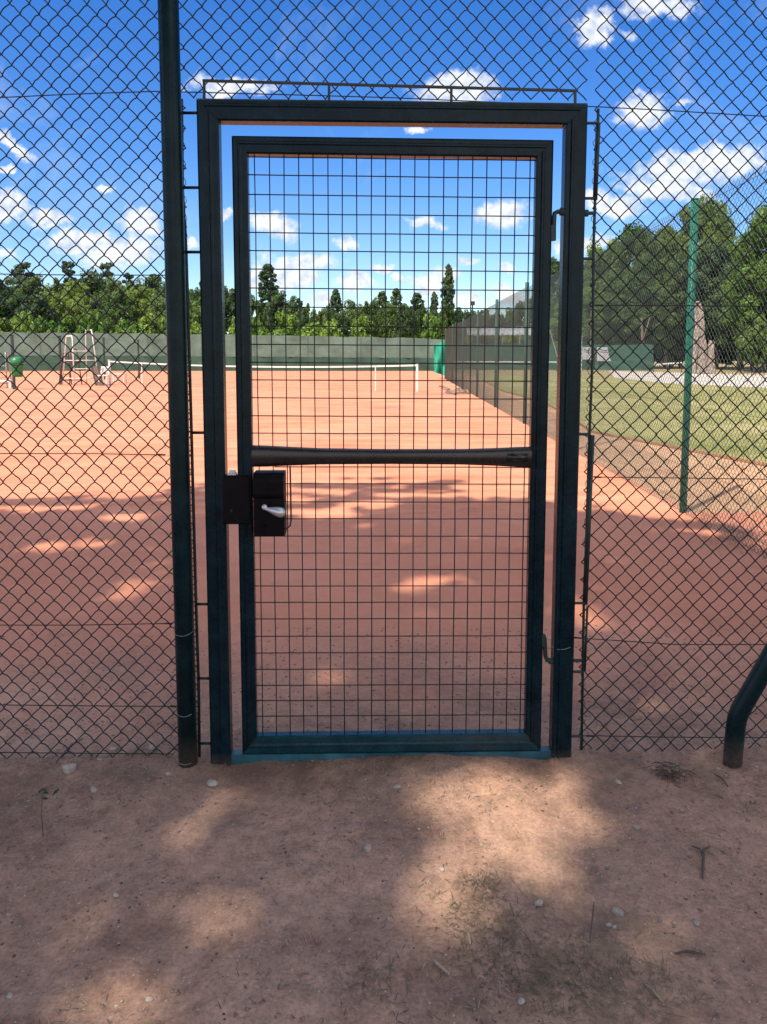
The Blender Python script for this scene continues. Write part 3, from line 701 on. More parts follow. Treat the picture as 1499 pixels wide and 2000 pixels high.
# ------------------------------------------------------------------ far windscreens
def screen_wall(name, label, P, hts, mats, splits, post_step=4., cat='windscreen', postmat='dark'):
    t_ = empty(name, (P[0][0], P[0][1], 0), label, cat)
    for si, (mt, (f0, f1)) in enumerate(zip(mats, splits)):
        V = []; Fs = []; idx = 0
        for (a, b, ha, hb) in zip(P[:-1], P[1:], hts[:-1], hts[1:]):
            L_ = math.dist(a, b); n = max(2, int(L_/.5))
            for i in range(n+1):
                t = i/n; x = lerp(a[0], b[0], t); y = lerp(a[1], b[1], t); h = lerp(ha, hb, t)
                sag = .05*abs(math.sin(x*.78))+.02*math.sin(x*3.1)
                for k in range(6):
                    z = lerp(f0, f1, k/5)*h-(sag if (k == 5 and f1 == 1) else 0)+.02*math.sin(x*1.7)*(k in (0, 5))
                    yo = .07*math.sin(x*2.3+k)+.04*math.sin(x*5.1+k*2)
                    V.append((x, y+yo+(.03 if si else 0), max(.03, z)))
            m_ = len(V)
            for i in range(n):
                for k in range(5):
                    o = idx+i*6+k; Fs.append((o, o+6, o+7, o+1))
            idx = m_
        mb = MB(); mb.v = V; mb.f = Fs; mb.build('screen_cloth', M[mt], t_, True)
    for (a, b, ha, hb) in zip(P[:-1], P[1:], hts[:-1], hts[1:]):
        L_ = math.dist(a, b); n = int(L_/post_step)
        for i in range(n+1):
            t = i/max(n, 1); mb = MB(); x = lerp(a[0], b[0], t); y = lerp(a[1], b[1], t)+.25
            mb.tube([(x, y, 0), (x, y, lerp(ha, hb, t)-.05)], .04, 8); mb.build('post', M[postmat], t_)
    return t_
def zt(px, py, Y): return G(px, py, Y).z
YF = 68.
P = [(G(-260, 720, YF+1).x, YF+1), (G(0, 720, YF).x, YF), (G(430, 720, YF).x, YF), (G(840, 720, YF).x, YF), (G(872, 720, YF-1).x, YF-1)]
hts = [zt(-260, 645, YF+1), zt(0, 648, YF), zt(430, 652, YF), zt(840, 660, YF), zt(872, 664, YF-1)]
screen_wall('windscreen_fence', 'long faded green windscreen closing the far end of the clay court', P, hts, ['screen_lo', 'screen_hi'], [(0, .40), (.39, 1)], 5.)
# darker end piece next to the side fence, at the corner
P = [(fl(46)+.2, 46.), (fl(66), 66.)]
YR = 72.
P = [(G(880, 720, YR).x, YR), (G(1150, 720, YR).x, YR), (G(1276, 722, YR-2).x, YR-2)]
hts = [zt(880, 671, YR), zt(1150, 673, YR), zt(1276, 672, YR-2)]
screen_wall('windscreen_fence', 'green windscreen across the far side of the lawn, behind two white banners', P, hts, ['screen_r', 'screen_r'], [(0, .36), (.355, 1)], 6.)

def cloth(name, label, cat, corners, mat, nu=12, nv=14, amp=.05, group=None, parts=None):
    """corners: tl, tr, br, bl"""
    tl, tr, br, bl = [Vector(c) for c in corners]; mb = MB()
    for th in (0, 1):
        for j in range(nv+1):
            for i in range(nu+1):
                u, v = i/nu, j/nv; p = tl.lerp(tr, u).lerp(bl.lerp(br, u), v)
                d = amp*(math.sin(u*7+v*4)+.6*math.sin(u*13-v*6))*(.3+.7*v); mb.v.append(tuple(p+Vector((0, d+th*.01, 0))))
    n1 = (nu+1)*(nv+1)
    for j in range(nv):
        for i in range(nu):
            o = j*(nu+1)+i; mb.f.append((o, o+nu+1, o+nu+2, o+1)); mb.f.append((n1+o, n1+o+1, n1+o+nu+2, n1+o+nu+1))
    return tag(mb.build(name, M[mat], smooth=True), label, cat, group)
YC = 45.6
cloth('hanging_cloth', 'bright green torn screen cloth hanging at the far end of the side fence', 'cloth',
      [G(848, 674, YC), G(876, 662, YC), G(869, 733, YC), G(849, 727, YC)], 'teal', amp=.22)
for k, (x0, x1, y0, y1, lb) in enumerate(((1138, 1159, 678, 702, 'smaller white banner hung on the green windscreen, left of the pair'), (1167, 1198, 678, 705, 'wider white banner hung on the green windscreen, right of the pair'))):
    c = cloth('banner', lb, 'banner', [G(x0, y0, YR-.6), G(x1, y0, YR-.6), G(x1, y1, YR-.6), G(x0, y1, YR-.6)], 'banner', amp=.03, group='white banners on the green windscreen')
    # dark curved mark near the top edge
    mb = MB(); mb.tube([G(lerp(x0+3, x1-3, t), y0+3+3*math.sin(t*math.pi), YR-.72) for t in np.linspace(0, 1, 9)], .04, 5)
    mb.build('printed_arc', M['dark'], c)

# white rails in front of the right windscreen
def rail(label, pa, pb, Y, posts, h):
    t_ = empty('white_rail', (G(pa[0], pa[1], Y).x, Y, 0), label, 'rail')
    mb = MB(); a = G(*pa, Y); b = G(*pb, Y); mb.bar(a, b, .11, .05); mb.build('top_rail', M['white'], t_)
    for f in posts:
        p = a.lerp(b, f); mb = MB(); mb.bar((p.x, Y, 0), (p.x, Y, p.z-.05), .05, .05); mb.build('leg', M['dark'], t_)
rail('long thin white rail standing before the green windscreen', (884, 706), (1088, 707), 66., (0, .25, .5, .75, 1), 1)
rail('short white rail right of the green windscreen near the tree stump', (1278, 712), (1332, 708), 62., (0, .5, 1), 1)
mb = MB(); mb.tube([G(1073, 640, 60), G(1092, 706, 60)], [.035, .05], 8); mb.tube([G(1092, 700, 60), G(1092.5, 712, 60)], [.12, .2], 8)
mb.tube([G(1092.5, 712, 60), Vector((G(1092.5, 712, 60).x, 60, 0))], .04, 6)
tag(mb.build('leaning_pole', M['galv']), 'thin pale pole leaning beside the end of the long white rail', 'pole')
mb = MB(); mb.tube([Vector((G(1136, 680, 70).x, 70, 0)), G(1136, 655, 70)], .1, 8); tag(mb.build('marker_post', M['white']), 'short white post standing just left of the banners', 'post')
# wooden-looking utility pole seen beyond
mb = MB(); x = G(1157, 640, 76).x; mb.tube([(x, 76, 0), (x, 76, G(1157, 590, 76).z)], [.22, .17], 10); tag(mb.build('utility_pole', M['bark']), 'tall grey wooden pole rising behind the white banners', 'pole')

# grey shelter roof behind the screen
sh = empty('open_shelter', (G(978, 700, 80).x, 80, 0), 'open shelter with long grey corrugated roof seen through the side fence', 'shelter')
a, b = G(912, 640, 80), G(1050, 639, 80); c, d = G(1050, 654, 77), G(912, 655, 77)
mb = MB(); n = 60
for i in range(n+1):
    t = i/n; z = .05*math.sin(t*90)
    mb.v.append(tuple(a.lerp(b, t)+Vector((0, 0, z)))); mb.v.append(tuple(d.lerp(c, t)+Vector((0, 0, z))))
    mb.v.append(tuple(a.lerp(b, t)+Vector((0, 0, z+.06)))); mb.v.append(tuple(d.lerp(c, t)+Vector((0, 0, z+.06))))
for i in range(n): o = i*4; mb.f += [(o, o+1, o+5, o+4), (o+2, o+6, o+7, o+3), (o+1, o+3, o+7, o+5), (o, o+4, o+6, o+2)]
mb.build('roof', M['roofsheet'], sh, True)
for px in (914, 948, 982, 1016, 1048):
    for Y in (77.1, 79.9):
        mb = MB(); p = G(px, 650, Y); mb.bar((p.x, Y, 0), (p.x, Y, p.z), .1, .1); mb.build('post', M['galv'], sh)

# ------------------------------------------------------------------ court divider posts at left
dv = empty('divider_fence', (-15.5, 31, 0), 'row of thin dark posts dividing the clay court from its left neighbour', 'fence')
dp = [(28, 760, 655), (120, 751, 657), (205, 741, 660), (272, 739, 664)]
tops = []
for px, py, ty in dp:
    p = GR(px, py); h = G(px, ty, p.y).z; mb = MB(); mb.bar((p.x, p.y, 0), (p.x, p.y, h), .10, .10); mb.box((p.x, p.y, h+.02), (.13, .13, .04)); mb.build('post', M['dark'], dv); tops.append((p, h))
for f in (.45, .97):
    mb = MB()
    for (p, h), (q, k) in zip(tops[:-1], tops[1:]): mb.tube([Vector((p.x, p.y, h*f)), Vector((q.x, q.y, k*f))], .006, 4)
    mb.build('wire', M['wire'], dv)
# bin
p = GR(28, 760); Yb = p.y-.25
bn = empty('waste_bin', (G(34, 735, Yb).x, Yb, G(34, 735, Yb).z), 'bright green waste bin with domed lid hung on a dark post', 'bin')
a = G(34, 736, Yb); sc = (Yb+2.77)/1455
mb = MB(); prof = [(9, 0), (9.8, 6), (11.5, 20), (12, 26)]
mb.tube([(a.x, Yb, a.z+h*sc) for r_, h in prof], [r_*sc for r_, h in prof], 18); mb.build('body', M['bin'], bn, True)
mb = MB(); prof = [(13, 25), (13, 28), (12, 33), (9, 37), (4, 39), (.5, 39.4)]
mb.tube([(a.x, Yb, a.z+h*sc) for r_, h in prof], [r_*sc for r_, h in prof], 18); mb.build('lid', M['bin'], bn, True)
mb = MB(); mb.bar((a.x-.1, Yb-.30*1.02, a.z+24.2*sc), (a.x+.25, Yb-.30*1.02, a.z+24.2*sc), .06, .03); mb.build('slot', M['dark'], bn)

# ------------------------------------------------------------------ umpire chairs and seats
def umpire(label, px, py, ht_px, wpx, mat, yaw=0., group=None, cat='umpire chair', board=True):
    p = GR(px, py); s_ = (p.y+2.77)/1455; H = ht_px*s_; W_ = wpx*s_
    t_ = empty('umpire_chair', (p.x, p.y, 0), label, cat, group); c_, sn = math.cos(yaw), math.sin(yaw)
    def T(x, y, z): return Vector((p.x+c_*x-sn*y, p.y+sn*x+c_*y, z))
    hw = .55*W_*.5*1.4; r = .030; sz = H*.62; dp_ = .72*W_/1.55
    for sx, ht in ((-1, H*.885), (1, H)):
        tw_ = hw*.80
        mb = MB(); mb.tube([T(sx*hw, -dp_, 0), T(sx*tw_, -dp_*.52, ht*.95), T(sx*tw_, -dp_*.44, ht), T(sx*tw_, dp_*.44, ht), T(sx*tw_, dp_*.52, ht*.95), T(sx*hw, dp_, 0)], r, 8)
        mb.build('side_frame', M[mat], t_, True)
        for z in (H*.13, H*.45):
            f = z/H; y = lerp(dp_, dp_*.36, f); x = lerp(hw, tw_, f)
            mb = MB(); mb.tube([T(sx*x, -y, z), T(sx*x, y, z)], r*.7, 6); mb.build('rung', M[mat], t_, True)
    for z in (H*.13, H*.3, H*.45):
        f = z/H; y = lerp(dp_, dp_*.36, f); x = lerp(hw, tw_, f)
        mb = MB(); mb.tube([T(-x, -y, z), T(x, -y, z)], r*.7, 6); mb.build('step', M[mat], t_, True)
    mb = MB(); mb.box(T(0, 0, sz), (tw_*1.5, dp_*.6, .05), Matrix.Rotation(yaw, 3, 'Z')); mb.build('seat', M[mat], t_)
    return t_
umpire('white tubular umpire chair standing by the left end of the net', 158, 752, 106, 62, 'white', .75)
umpire('dark brown high chair frame behind the white umpire chair', 138, 751, 68, 34, 'greybrown', -.4, cat='high chair')
umpire('grey tubular high chair at the left edge beside the green bin', 3, 757, 68, 38, 'galv', .2)
umpire('small grey high chair beyond the net, seen between the gate posts', 447, 722, 62, 26, 'galv', .5)
# leaning board
bp = GR(190, 753); mb = MB(); Y = bp.y
a, b, c, d = G(179, 716, Y+.25), G(191, 716, Y+.25), G(202, 753, Y), G(188, 753, Y)
bo = empty('leaning_board', (bp.x, Y, 0), 'dark framed brown board leaning between the umpire chair and the net post', 'board')
mb.bar(a.lerp(b, .5), d.lerp(c, .5), (b-a).length*.9, .03); mb.build('panel', M['greybrown'], bo)
for q, r_ in ((a, d), (b, c)):
    mb = MB(); mb.bar(q, r_, .06, .06); mb.build('frame_side', M['dark'], bo)
# benches
def bench(label, px0, px1, yt, ys, yb, Y, mat, group):
    t_ = empty('bench', (G(px0, yb, Y).x, Y, 0), label, 'bench', group)
    x0, x1 = G(px0, yb, Y).x, G(px1, yb, Y).x; zs_ = G(px0, ys, Y).z; zt_ = G(px0, yt, Y).z
    if yt:
        for k in range(3):
            z = lerp(zs_+.15, zt_, (k+1)/3)-.06; mb = MB(); mb.box(((x0+x1)/2, Y+.28+.03*k, z), (x1-x0, .03, (zt_-zs_-.15)/3*.9)); mb.build('back_slat', M[mat], t_)
    mb = MB(); mb.box(((x0+x1)/2, Y, zs_), (x1-x0, .48, .05)); mb.build('seat', M[mat], t_)
    for x in (x0+.06, x1-.06):
        for dy in (-.2, .24):
            mb = MB(); mb.bar((x, Y+dy, 0), (x, Y+dy, zs_ if dy < 0 or not yt else zt_), .05, .05); mb.build('leg', M[mat], t_)
bench('white bench with slatted back beside the left net post', 194, 213, 715, 733, 750, 35.4, 'white', None)
bench('low white bench without a back, just right of the left net post', 222, 246, 0, 730, 745, 38.5, 'white', None)
# crumpled drag net on the court
dn = []
p0, p1, p2, p3 = GR(858, 757), GR(878, 764), GR(893, 763), GR(907, 770)
mb = MB()
mb.tube([p0+Vector((0, 0, .08)), p0.lerp(p1, .5)+Vector((0, 0, .12)), p1+Vector((0, 0, .1))], [.03, .05, .05], 8)
for k in range(13):
    t = rr.random(); q = p1.lerp(p3, t)+Vector((rr.uniform(-.5, .5), rr.uniform(-.6, .6), 0)); a_ = rr.uniform(0, 6.28)
    mb.tube([q+Vector((-.35*math.cos(a_), -.35*math.sin(a_), .03)), q+Vector((0, 0, (.04+rr.random()*.09))), q+Vector((.35*math.cos(a_), .35*math.sin(a_), .03))], [.02, .05, .02], 6)
tag(mb.build('drag_net', paint('grey_netting', (.24, .16, .12), .9, .3), smooth=True), 'crumpled grey drag net lying at the court edge by the side fence', 'net')
# floodlight/lamp on far side
mb = MB(); x = G(923, 640, 95).x; z1 = G(923, 592, 95).z; mb.tube([(x, 95, 0), (x, 95, z1)], .09, 8); mb.box((x, 95, z1), (.55, .4, .5))
tag(mb.build('lamp_mast', M['dark']), 'dark lamp mast rising above the trees right of the tall poplar', 'lamp mast')

# ------------------------------------------------------------------ trees
def leaves(P, Nn, size, g, jitter=.6, aspect=1.5):
    """one leaf-clump quad per point"""
    n = len(P); nrm = Nn+jitter*g.standard_normal((n, 3)); nrm /= np.linalg.norm(nrm, axis=1)[:, None]
    a = np.cross(nrm, g.standard_normal((n, 3))); a /= np.linalg.norm(a, axis=1)[:, None]; b = np.cross(nrm, a)
    s = size*(.6+.8*g.random((n, 1)))
    q = np.stack([P-a*s*aspect*.5, P-b*s*.42+nrm*s*.1, P+a*s*aspect*.5, P+b*s*.42+nrm*s*.1], 1)
    return q.reshape(-1, 3), np.arange(n*4).reshape(-1, 4)
def crown_np(kind, seed, nl, ls):
    g = np.random.default_rng(seed); C = []; Rr = []
    if kind == 'broad':
        K = 95
        for _ in range(K):
            d = g.standard_normal(3); d /= np.linalg.norm(d); rad = g.uniform(.35, 1.)**.5
            z = .58+.36*d[2]*rad; wd = .31*(1.0-.3*max(0, d[2])); C.append((wd*d[0]*rad, wd*d[1]*rad, z)); Rr.append(g.uniform(.035, .095))
    elif kind == 'poplar':
        for k in range(300):
            z = .10+.87*g.uniform(0, 1)**.85 if k > 8 else .93+.005*k; wd = .100*math.sin(min(1, (1-z)*3.8+.06)*math.pi/2)*(1 if z > .3 else .85)*g.uniform(.75, 1.1)
            a = g.uniform(0, 6.28); q = g.uniform(.1, 1)**.5*wd; C.append((q*math.cos(a), q*math.sin(a), z)); Rr.append(.010+.014*(1-z)**.6+g.uniform(0, .010))
    elif kind == 'pine':
        for lay in range(9):
            zz = .40+.56*lay/8; wd = (.20*(1-(zz-.40)/.62)**.75+.025)*g.uniform(.8, 1.15)
            for k in range(max(4, int(15*(wd/.2)))):
                a = g.uniform(0, 6.28); q = wd*g.uniform(.1, 1)**.6; C.append((q*math.cos(a), q*math.sin(a), zz+g.uniform(-.02, .02)-.1*q)); Rr.append(g.uniform(.03, .055))
    elif kind == 'shrub':
        for k in range(50):
            d = g.standard_normal(3); d /= np.linalg.norm(d); rad = g.uniform(.3, 1)**.5
            C.append((.42*d[0]*rad, .42*d[1]*rad, .5+.40*d[2]*rad*g.uniform(.8, 1.15))); Rr.append(g.uniform(.06, .15))
    C = np.array(C); Rr = np.array(Rr); per = nl//len(C)
    idx = np.repeat(np.arange(len(C)), per); m_ = len(idx)
    d = g.standard_normal((m_, 3)); d /= np.linalg.norm(d, axis=1)[:, None]
    rad = g.uniform(.35, 1.08, (m_, 1))**.6
    flat = np.array([1, 1, .5]) if kind in ('pine',) else np.array([1, 1, .85])
    P = C[idx]+d*Rr[idx][:, None]*rad*flat
    P[:, 2] = np.where(P[:, 2] > .5, .5+(P[:, 2]-.5)*(.49/(np.quantile(P[:, 2], .999)-.5)), P[:, 2])
    half = {'broad': .33, 'poplar': .11, 'pine': .21, 'shrub': .47}[kind]; P[:, :2] *= half/np.quantile(np.hypot(P[:, 0], P[:, 1]), .985)
    d2 = d+np.array([0, 0, .35])
    return leaves(P, d2, ls, g, .55)
def trunk_mb(seed, lean=.02, r=.022, top=.8, limbs=7, kind='broad'):
    g = random.Random(seed); mb = MB()
    n = 7; pts = [Vector((lean*math.sin(i*1.3+seed), lean*math.cos(i*1.7+seed), top*i/n)) if i else Vector((0, 0, -.01)) for i in range(n+1)]
    mb.tube(pts, [r*(1.3 if i == 0 else 1-.8*i/n) for i in range(n+1)], 8)
    for k in range(limbs):
        i = g.randint(2, n-1); a = g.uniform(0, 6.28); l = g.uniform(.12, .28) if kind != 'poplar' else g.uniform(.05, .1)
        p = pts[i]; q = p+Vector((math.cos(a)*l, math.sin(a)*l, l*.7)); mb.tube([p, p.lerp(q, .5)+Vector((0, 0, -.01)), q], [r*.4, r*.25, r*.08], 6)
    return mb
PROTO = {}
def proto(kind, v):
    k = (kind, v)
    if k not in PROTO:
        nl = {'broad': 11000, 'poplar': 15000, 'pine': 7000, 'shrub': 4200, 'big': 26000}[kind]; ls = {'broad': .026, 'poplar': .017, 'pine': .02, 'shrub': .06, 'big': .017}[kind]
        kk = 'broad' if kind == 'big' else kind
        V, Fc = crown_np(kk, 100+v*7+len(kind), nl, ls)
        me = bpy.data.meshes.new('crown'); 
        o = np_obj('crown', V, Fc, M['leaf_mid']); me = o.data; me.materials.clear(); bpy.data.objects.remove(o)
        tb = trunk_mb(v+3, .01 if kk in ('poplar', 'pine') else .025, .014 if kk != 'shrub' else .02, .9 if kk in ('pine', 'poplar') else .7, 7, kk)
        tm = bpy.data.meshes.new('trunk'); tm.from_pydata(tb.v, [], tb.f); tm.materials.append(M['bark']); tm.shade_smooth()
        PROTO[k] = (me, tm)
    return PROTO[k]
MESHV = {}
rt = random.Random(21)
def tree(kind, v, px, top, Y, wpx, mat, label, group=None, name=None, base=0.):
    me, tm = proto(kind, v)
    key = (kind, v, mat)
    if key not in MESHV:
        m2 = me.copy(); m2.materials.append(M[mat]); MESHV[key] = m2
    H = G(px, top, Y).z-base; x = G(px, 700, Y).x; s_ = (Y+2.77)/1455
    ww = {'broad': .66, 'poplar': .22, 'pine': .42, 'shrub': .95, 'big': .66}[kind]
    sx = wpx*2*s_/ww
    nm = name or {'broad': 'broadleaf_tree', 'big': 'broadleaf_tree', 'poplar': 'poplar_tree', 'pine': 'pine_tree', 'shrub': 'shrub'}[kind]
    kk_ = rt.uniform(.9, 1.12); sx *= kk_
    t_ = empty(nm, (x, Y, base), label, 'tree' if kind != 'shrub' else 'shrub', group)
    t_.rotation_euler = (R(rt.uniform(-1.5, 1.5)), R(rt.uniform(-1.5, 1.5)), rt.uniform(0, 6.28))
    for n_, m_ in (('crown', MESHV[key]), ('trunk', tm)):
        o = bpy.data.objects.new(n_, m_); COL.objects.link(o); o.parent = t_; o.scale = (sx, sx, H)
    return t_
# pines standing above the left wood
for i, (px, top, w_, lb) in enumerate(((52, 511, 46, 'broad pine top at the far left above the windscreen, leftmost of the pines'), (143, 509, 30, 'pine top second from left above the left wood'),
                                   (212, 512, 32, 'pine top third from left, left of the tall fence post'), (258, 532, 24, 'small pine top just left of the tall fence post'),
                                   (-60, 520, 40, 'pine top at the left edge of the wood'), (305, 540, 26, 'low pine top hidden partly by the tall fence post'))):
    tree('pine', i % 3, px, top, 104+i*1.3, w_*1.12, 'leaf_pine', lb, 'pines above the left wood')
LW = 'mid green broadleaf tree packed in the wood behind the left half of the windscreen'
for i in range(15):
    px = -110+i*37; tree('broad', i % 4, px, 541+11*math.sin(i*2.1)+4*math.sin(i*5.3)+(8 if i > 11 else 0), 96+3*math.sin(i*1.7), 42, ('leaf_dark', 'leaf_mid', 'leaf_dark')[i % 3], LW, 'trees in the left wood')
for i in range(14):
    px = -90+i*41; tree('broad', (i+2) % 4, px, 572+9*math.sin(i*1.3)+5*math.sin(i*4.7), 86+2*math.sin(i*2.9), 38, ('leaf_mid', 'leaf_dark', 'leaf_mid')[i % 3], LW, 'trees in the left wood')
SB = 'yellow green shrub showing just above the far windscreen'
for i in range(17):
    px = -40+i*46+rt.uniform(-10, 10)
    if px > 790: continue
    tree('shrub', i % 3, px, 616+8*math.sin(i*2.3)+ (8 if px > 600 else 0), 74+rt.uniform(-1.5, 1.5), 28+rt.uniform(-5, 6), 'leaf_lite', SB, 'shrubs above the far windscreen')
# poplars
for i, (px, top, w_, lb) in enumerate(((528, 514, 20, 'tall dark poplar left of the gate centre'), (875, 515, 15, 'tallest slim poplar right of the gate centre'), (659, 564, 15, 'slim poplar a little left of the gate centre'),
                                   (773, 562, 15, 'poplar right of centre, taller than the trees beside it'), (746, 568, 15, 'poplar crown touching its right neighbour near the centre'), (846, 568, 11, 'thin short poplar just left of the tallest poplar'),
                                   (812, 571, 17, 'rounded poplar between the centre poplars and the light green shrub'))):
    tree('poplar', i % 3, px, top, 92+i*.8, w_*(.98 if w_ > 18 else .92), 'leaf_pop', lb, 'poplars behind the court')
tree('broad', 1, 545, 567, 89, 34, 'leaf_dark', 'dark bushy tree at the foot of the left poplar')
CT = 'dark green tree in the low tree line behind the centre of the windscreen'
for i, (px, top, w_) in enumerate(((500, 575, 24), (578, 578, 30), (605, 592, 26), (628, 602, 22), (645, 598, 24), (690, 585, 26), (712, 588, 26), (733, 580, 24), (760, 590, 26), (790, 592, 26), (825, 592, 24), (850, 600, 24), (870, 590, 22), (893, 600, 22), (575, 600, 26), (660, 612, 26), (800, 606, 26))):
    tree('broad', (i*3) % 4, px, top, 84+3*math.sin(i*1.9), w_, ('leaf_mid', 'leaf_dark')[i % 2], CT, 'trees in the centre tree line')
tree('shrub', 1, 843, 611, 76, 25, 'leaf_lite', 'bright yellow green round shrub left of the tallest poplar')
RM = 'dark green tree behind the grey shelter roof'
for i, (px, top, w_) in enumerate(((910, 604, 20), (925, 606, 20), (948, 602, 24), (972, 603, 24), (998, 600, 26), (1024, 588, 28), (1045, 575, 26), (1062, 560, 24))):
    tree('broad', (i*3+1) % 4, px, top, 94+2*math.sin(i*2.), w_, 'leaf_dark', RM, 'trees behind the shelter')
RB_ = 'mid green bush seen between the shelter roof and the green windscreen'
for i, px in enumerate((915, 940, 965, 990, 1015, 1040, 1062)):
    tree('shrub', i % 3, px, 648+3*math.sin(i*2), 82+i*.2, 18, 'leaf_lite' if i % 3 == 0 else 'leaf_mid', RB_, 'bushes behind the green windscreen')
# right wood, rising to the right
RW = 'tall leafy tree in the wood right of the gate, behind the lawn'
for i, (px, top, Y, w_, m_) in enumerate(((1085, 503, 88, 32, 'leaf_dark'), (1120, 520, 84, 34, 'leaf_dark'), (1150, 500, 90, 36, 'leaf_dark'), (1180, 466, 86, 42, 'leaf_mid'), (1232, 436, 84, 48, 'leaf_mid'), (1275, 445, 88, 44, 'leaf_dark'),
                                      (1310, 440, 84, 44, 'leaf_mid'), (1365, 384, 82, 54, 'leaf_mid'), (1345, 470, 80, 50, 'leaf_dark'), (1215, 520, 80, 44, 'leaf_mid'), (1150, 560, 80, 36, 'leaf_mid'), (1270, 540, 79, 46, 'leaf_dark'), (1110, 590, 79, 34, 'leaf_mid'), (1400, 480, 78, 54, 'leaf_dark'),
                                      (1490, 385, 66, 60, 'leaf_near'), (1560, 360, 66, 70, 'leaf_near'), (1440, 500, 72, 50, 'leaf_dark'), (1500, 500, 64, 60, 'leaf_near'), (1640, 400, 70, 70, 'leaf_mid'), (1330, 560, 84, 46, 'leaf_dark'), (1390, 570, 86, 46, 'leaf_dark'), (1200, 600, 82, 40, 'leaf_mid'), (1450, 590, 84, 50, 'leaf_dark'))):
    tree('big', i % 3, px, top, Y, w_*1.38, m_, RW, 'trees in the right wood')
US = 'leafy undergrowth bush beneath the right wood'
for i, px in enumerate(range(1290, 1640, 26)):
    tree('shrub', i % 3, px, 655+14*math.sin(i*1.9), 90+3*math.sin(i), 24, ('leaf_dark', 'leaf_mid')[i % 3 == 0], US, 'undergrowth beneath the right wood')
for i, px in enumerate(range(890, 1700, 36)):
    tree('shrub', i % 3, px, 640+12*math.sin(i*1.9), 118+3*math.sin(i), 30, 'leaf_dark', 'dark scrub deep in the shade at the back of the right wood', 'scrub at the back of the right wood')
tree('shrub', 0, 1480, 618, 62, 34, 'leaf_mid', 'bright leafy bush at the right edge beyond the gravel path')
# broken trunk
YS = 58.
st = empty('broken_tree_trunk', (G(1372, 722, YS).x, YS, 0), 'pale broken dead tree trunk with a shorter stub beside the gravel path', 'tree trunk')
mb = MB()
pts = [(1372, 728, 13), (1372, 700, 10.5), (1371, 670, 8.5), (1370, 640, 7.0), (1368, 615, 6), (1366, 598, 4.8), (1364, 588, 2.5)]
sc = (YS+2.77)/1455
mb.tube([G(a, b, YS) for a, b, c in pts], [c*sc for a, b, c in pts], 11)
mb.tube([G(1352, 728, YS), G(1356, 690, YS), G(1363, 640, YS), G(1362, 592, YS)], [6*sc, 5*sc, 3.5*sc, 2.2*sc], 9)
for i, v in enumerate(mb.v): mb.v[i] = (v[0]+.1*math.sin(v[2]*5+i), v[1]+.08*math.cos(v[2]*4+i*2), v[2])
mb.build('trunk', M['stump'], st)
mb = MB(); mb.tube([G(1390, 728, YS-.3), G(1389, 700, YS-.3), G(1391, 675, YS-.3), G(1393, 665, YS-.3)], [7*sc, 6.2*sc, 5.8*sc, 5*sc], 10)
for i, v in enumerate(mb.v): mb.v[i] = (v[0]+.08*math.sin(v[2]*6+i), v[1], v[2])
mb.build('stub', M['stump'], st)
# bare trunks standing at the wood edge
for px, y0, y1, Y in ((1253, 620, 715, 76), (1470, 560, 715, 70), (1300, 600, 715, 78)):
    mb = MB(); s_ = (Y+2.77)/1455; x = G(px, 700, Y).x
    mb.tube([(x, Y, -.1), (x+.1, Y, G(px, (y0+y1)/2, Y).z), (x-.1, Y, G(px, y0, Y).z)], [4*s_, 3*s_, 2*s_], 9)
    mb.tube([(x+.1, Y, G(px, (y0+y1)/2, Y).z), (x+.8, Y, G(px, y0, Y).z)], [2*s_, 1*s_], 7)
    tag(mb.build('tree_trunk', M['bark'], smooth=True), {1253: 'thin bare trunk at the wood edge behind the green windscreen', 1470: 'dark bare trunk at the right edge of the wood', 1300: 'slim bare trunk left of the broken tree'}[px], 'tree trunk')

# ------------------------------------------------------------------ shade trees behind the camera, whose crowns dapple the near ground
kx, ky = SD.x/-SD.z, SD.y/-SD.z
def ell(px, py, rx, ry, ang=0):
    c = GR(px, py); ax = (GR(px+rx, py)-GR(px-rx, py)).length/2; ay = (GR(px, py+ry)-GR(px, py-ry)).length/2
    return (c.x, c.y, ax, ay, R(ang))
DAP = [ell(*a) for a in ((90, 1070, 30, 8), (185, 1062, 26, 6), (250, 1010, 40, 5), (650, 1000, 80, 10), (560, 975, 50, 8), (720, 985, 50, 7), (845, 1135, 34, 8), (800, 1150, 22, 5),
                             (1145, 1205, 26, 16), (240, 1165, 35, 6), (645, 1320, 22, 9), (448, 1588, 14, 26, -20), (385, 1642, 7, 24, -15), (418, 1782, 56, 17, 0), (170, 1815, 2, 22, -10), (240, 1972, 44, 12),
                             (865, 1560, 34, 22, 0), (965, 1630, 95, 36, -25), (1045, 1590, 35, 28), (1140, 1620, 30, 34), (870, 1745, 46, 52), (1060, 1690, 42, 45), (1000, 1550, 24, 20), (1095, 1560, 30, 22))]
ex = [-12, -3.4, -2.6, -1.9, -1.2, -.5, .3, 1., 1.8, 2.4, 3.0, 3.6, 4.4, 6, 12]
ey = [4.5, 5.0, 5.6, 6.2, 6.9, 6.4, 6.9, 6.6, 6.0, 5.9, 5.6, 4.6, 3.4, 2.0, 0.5]
g = np.random.default_rng(5)
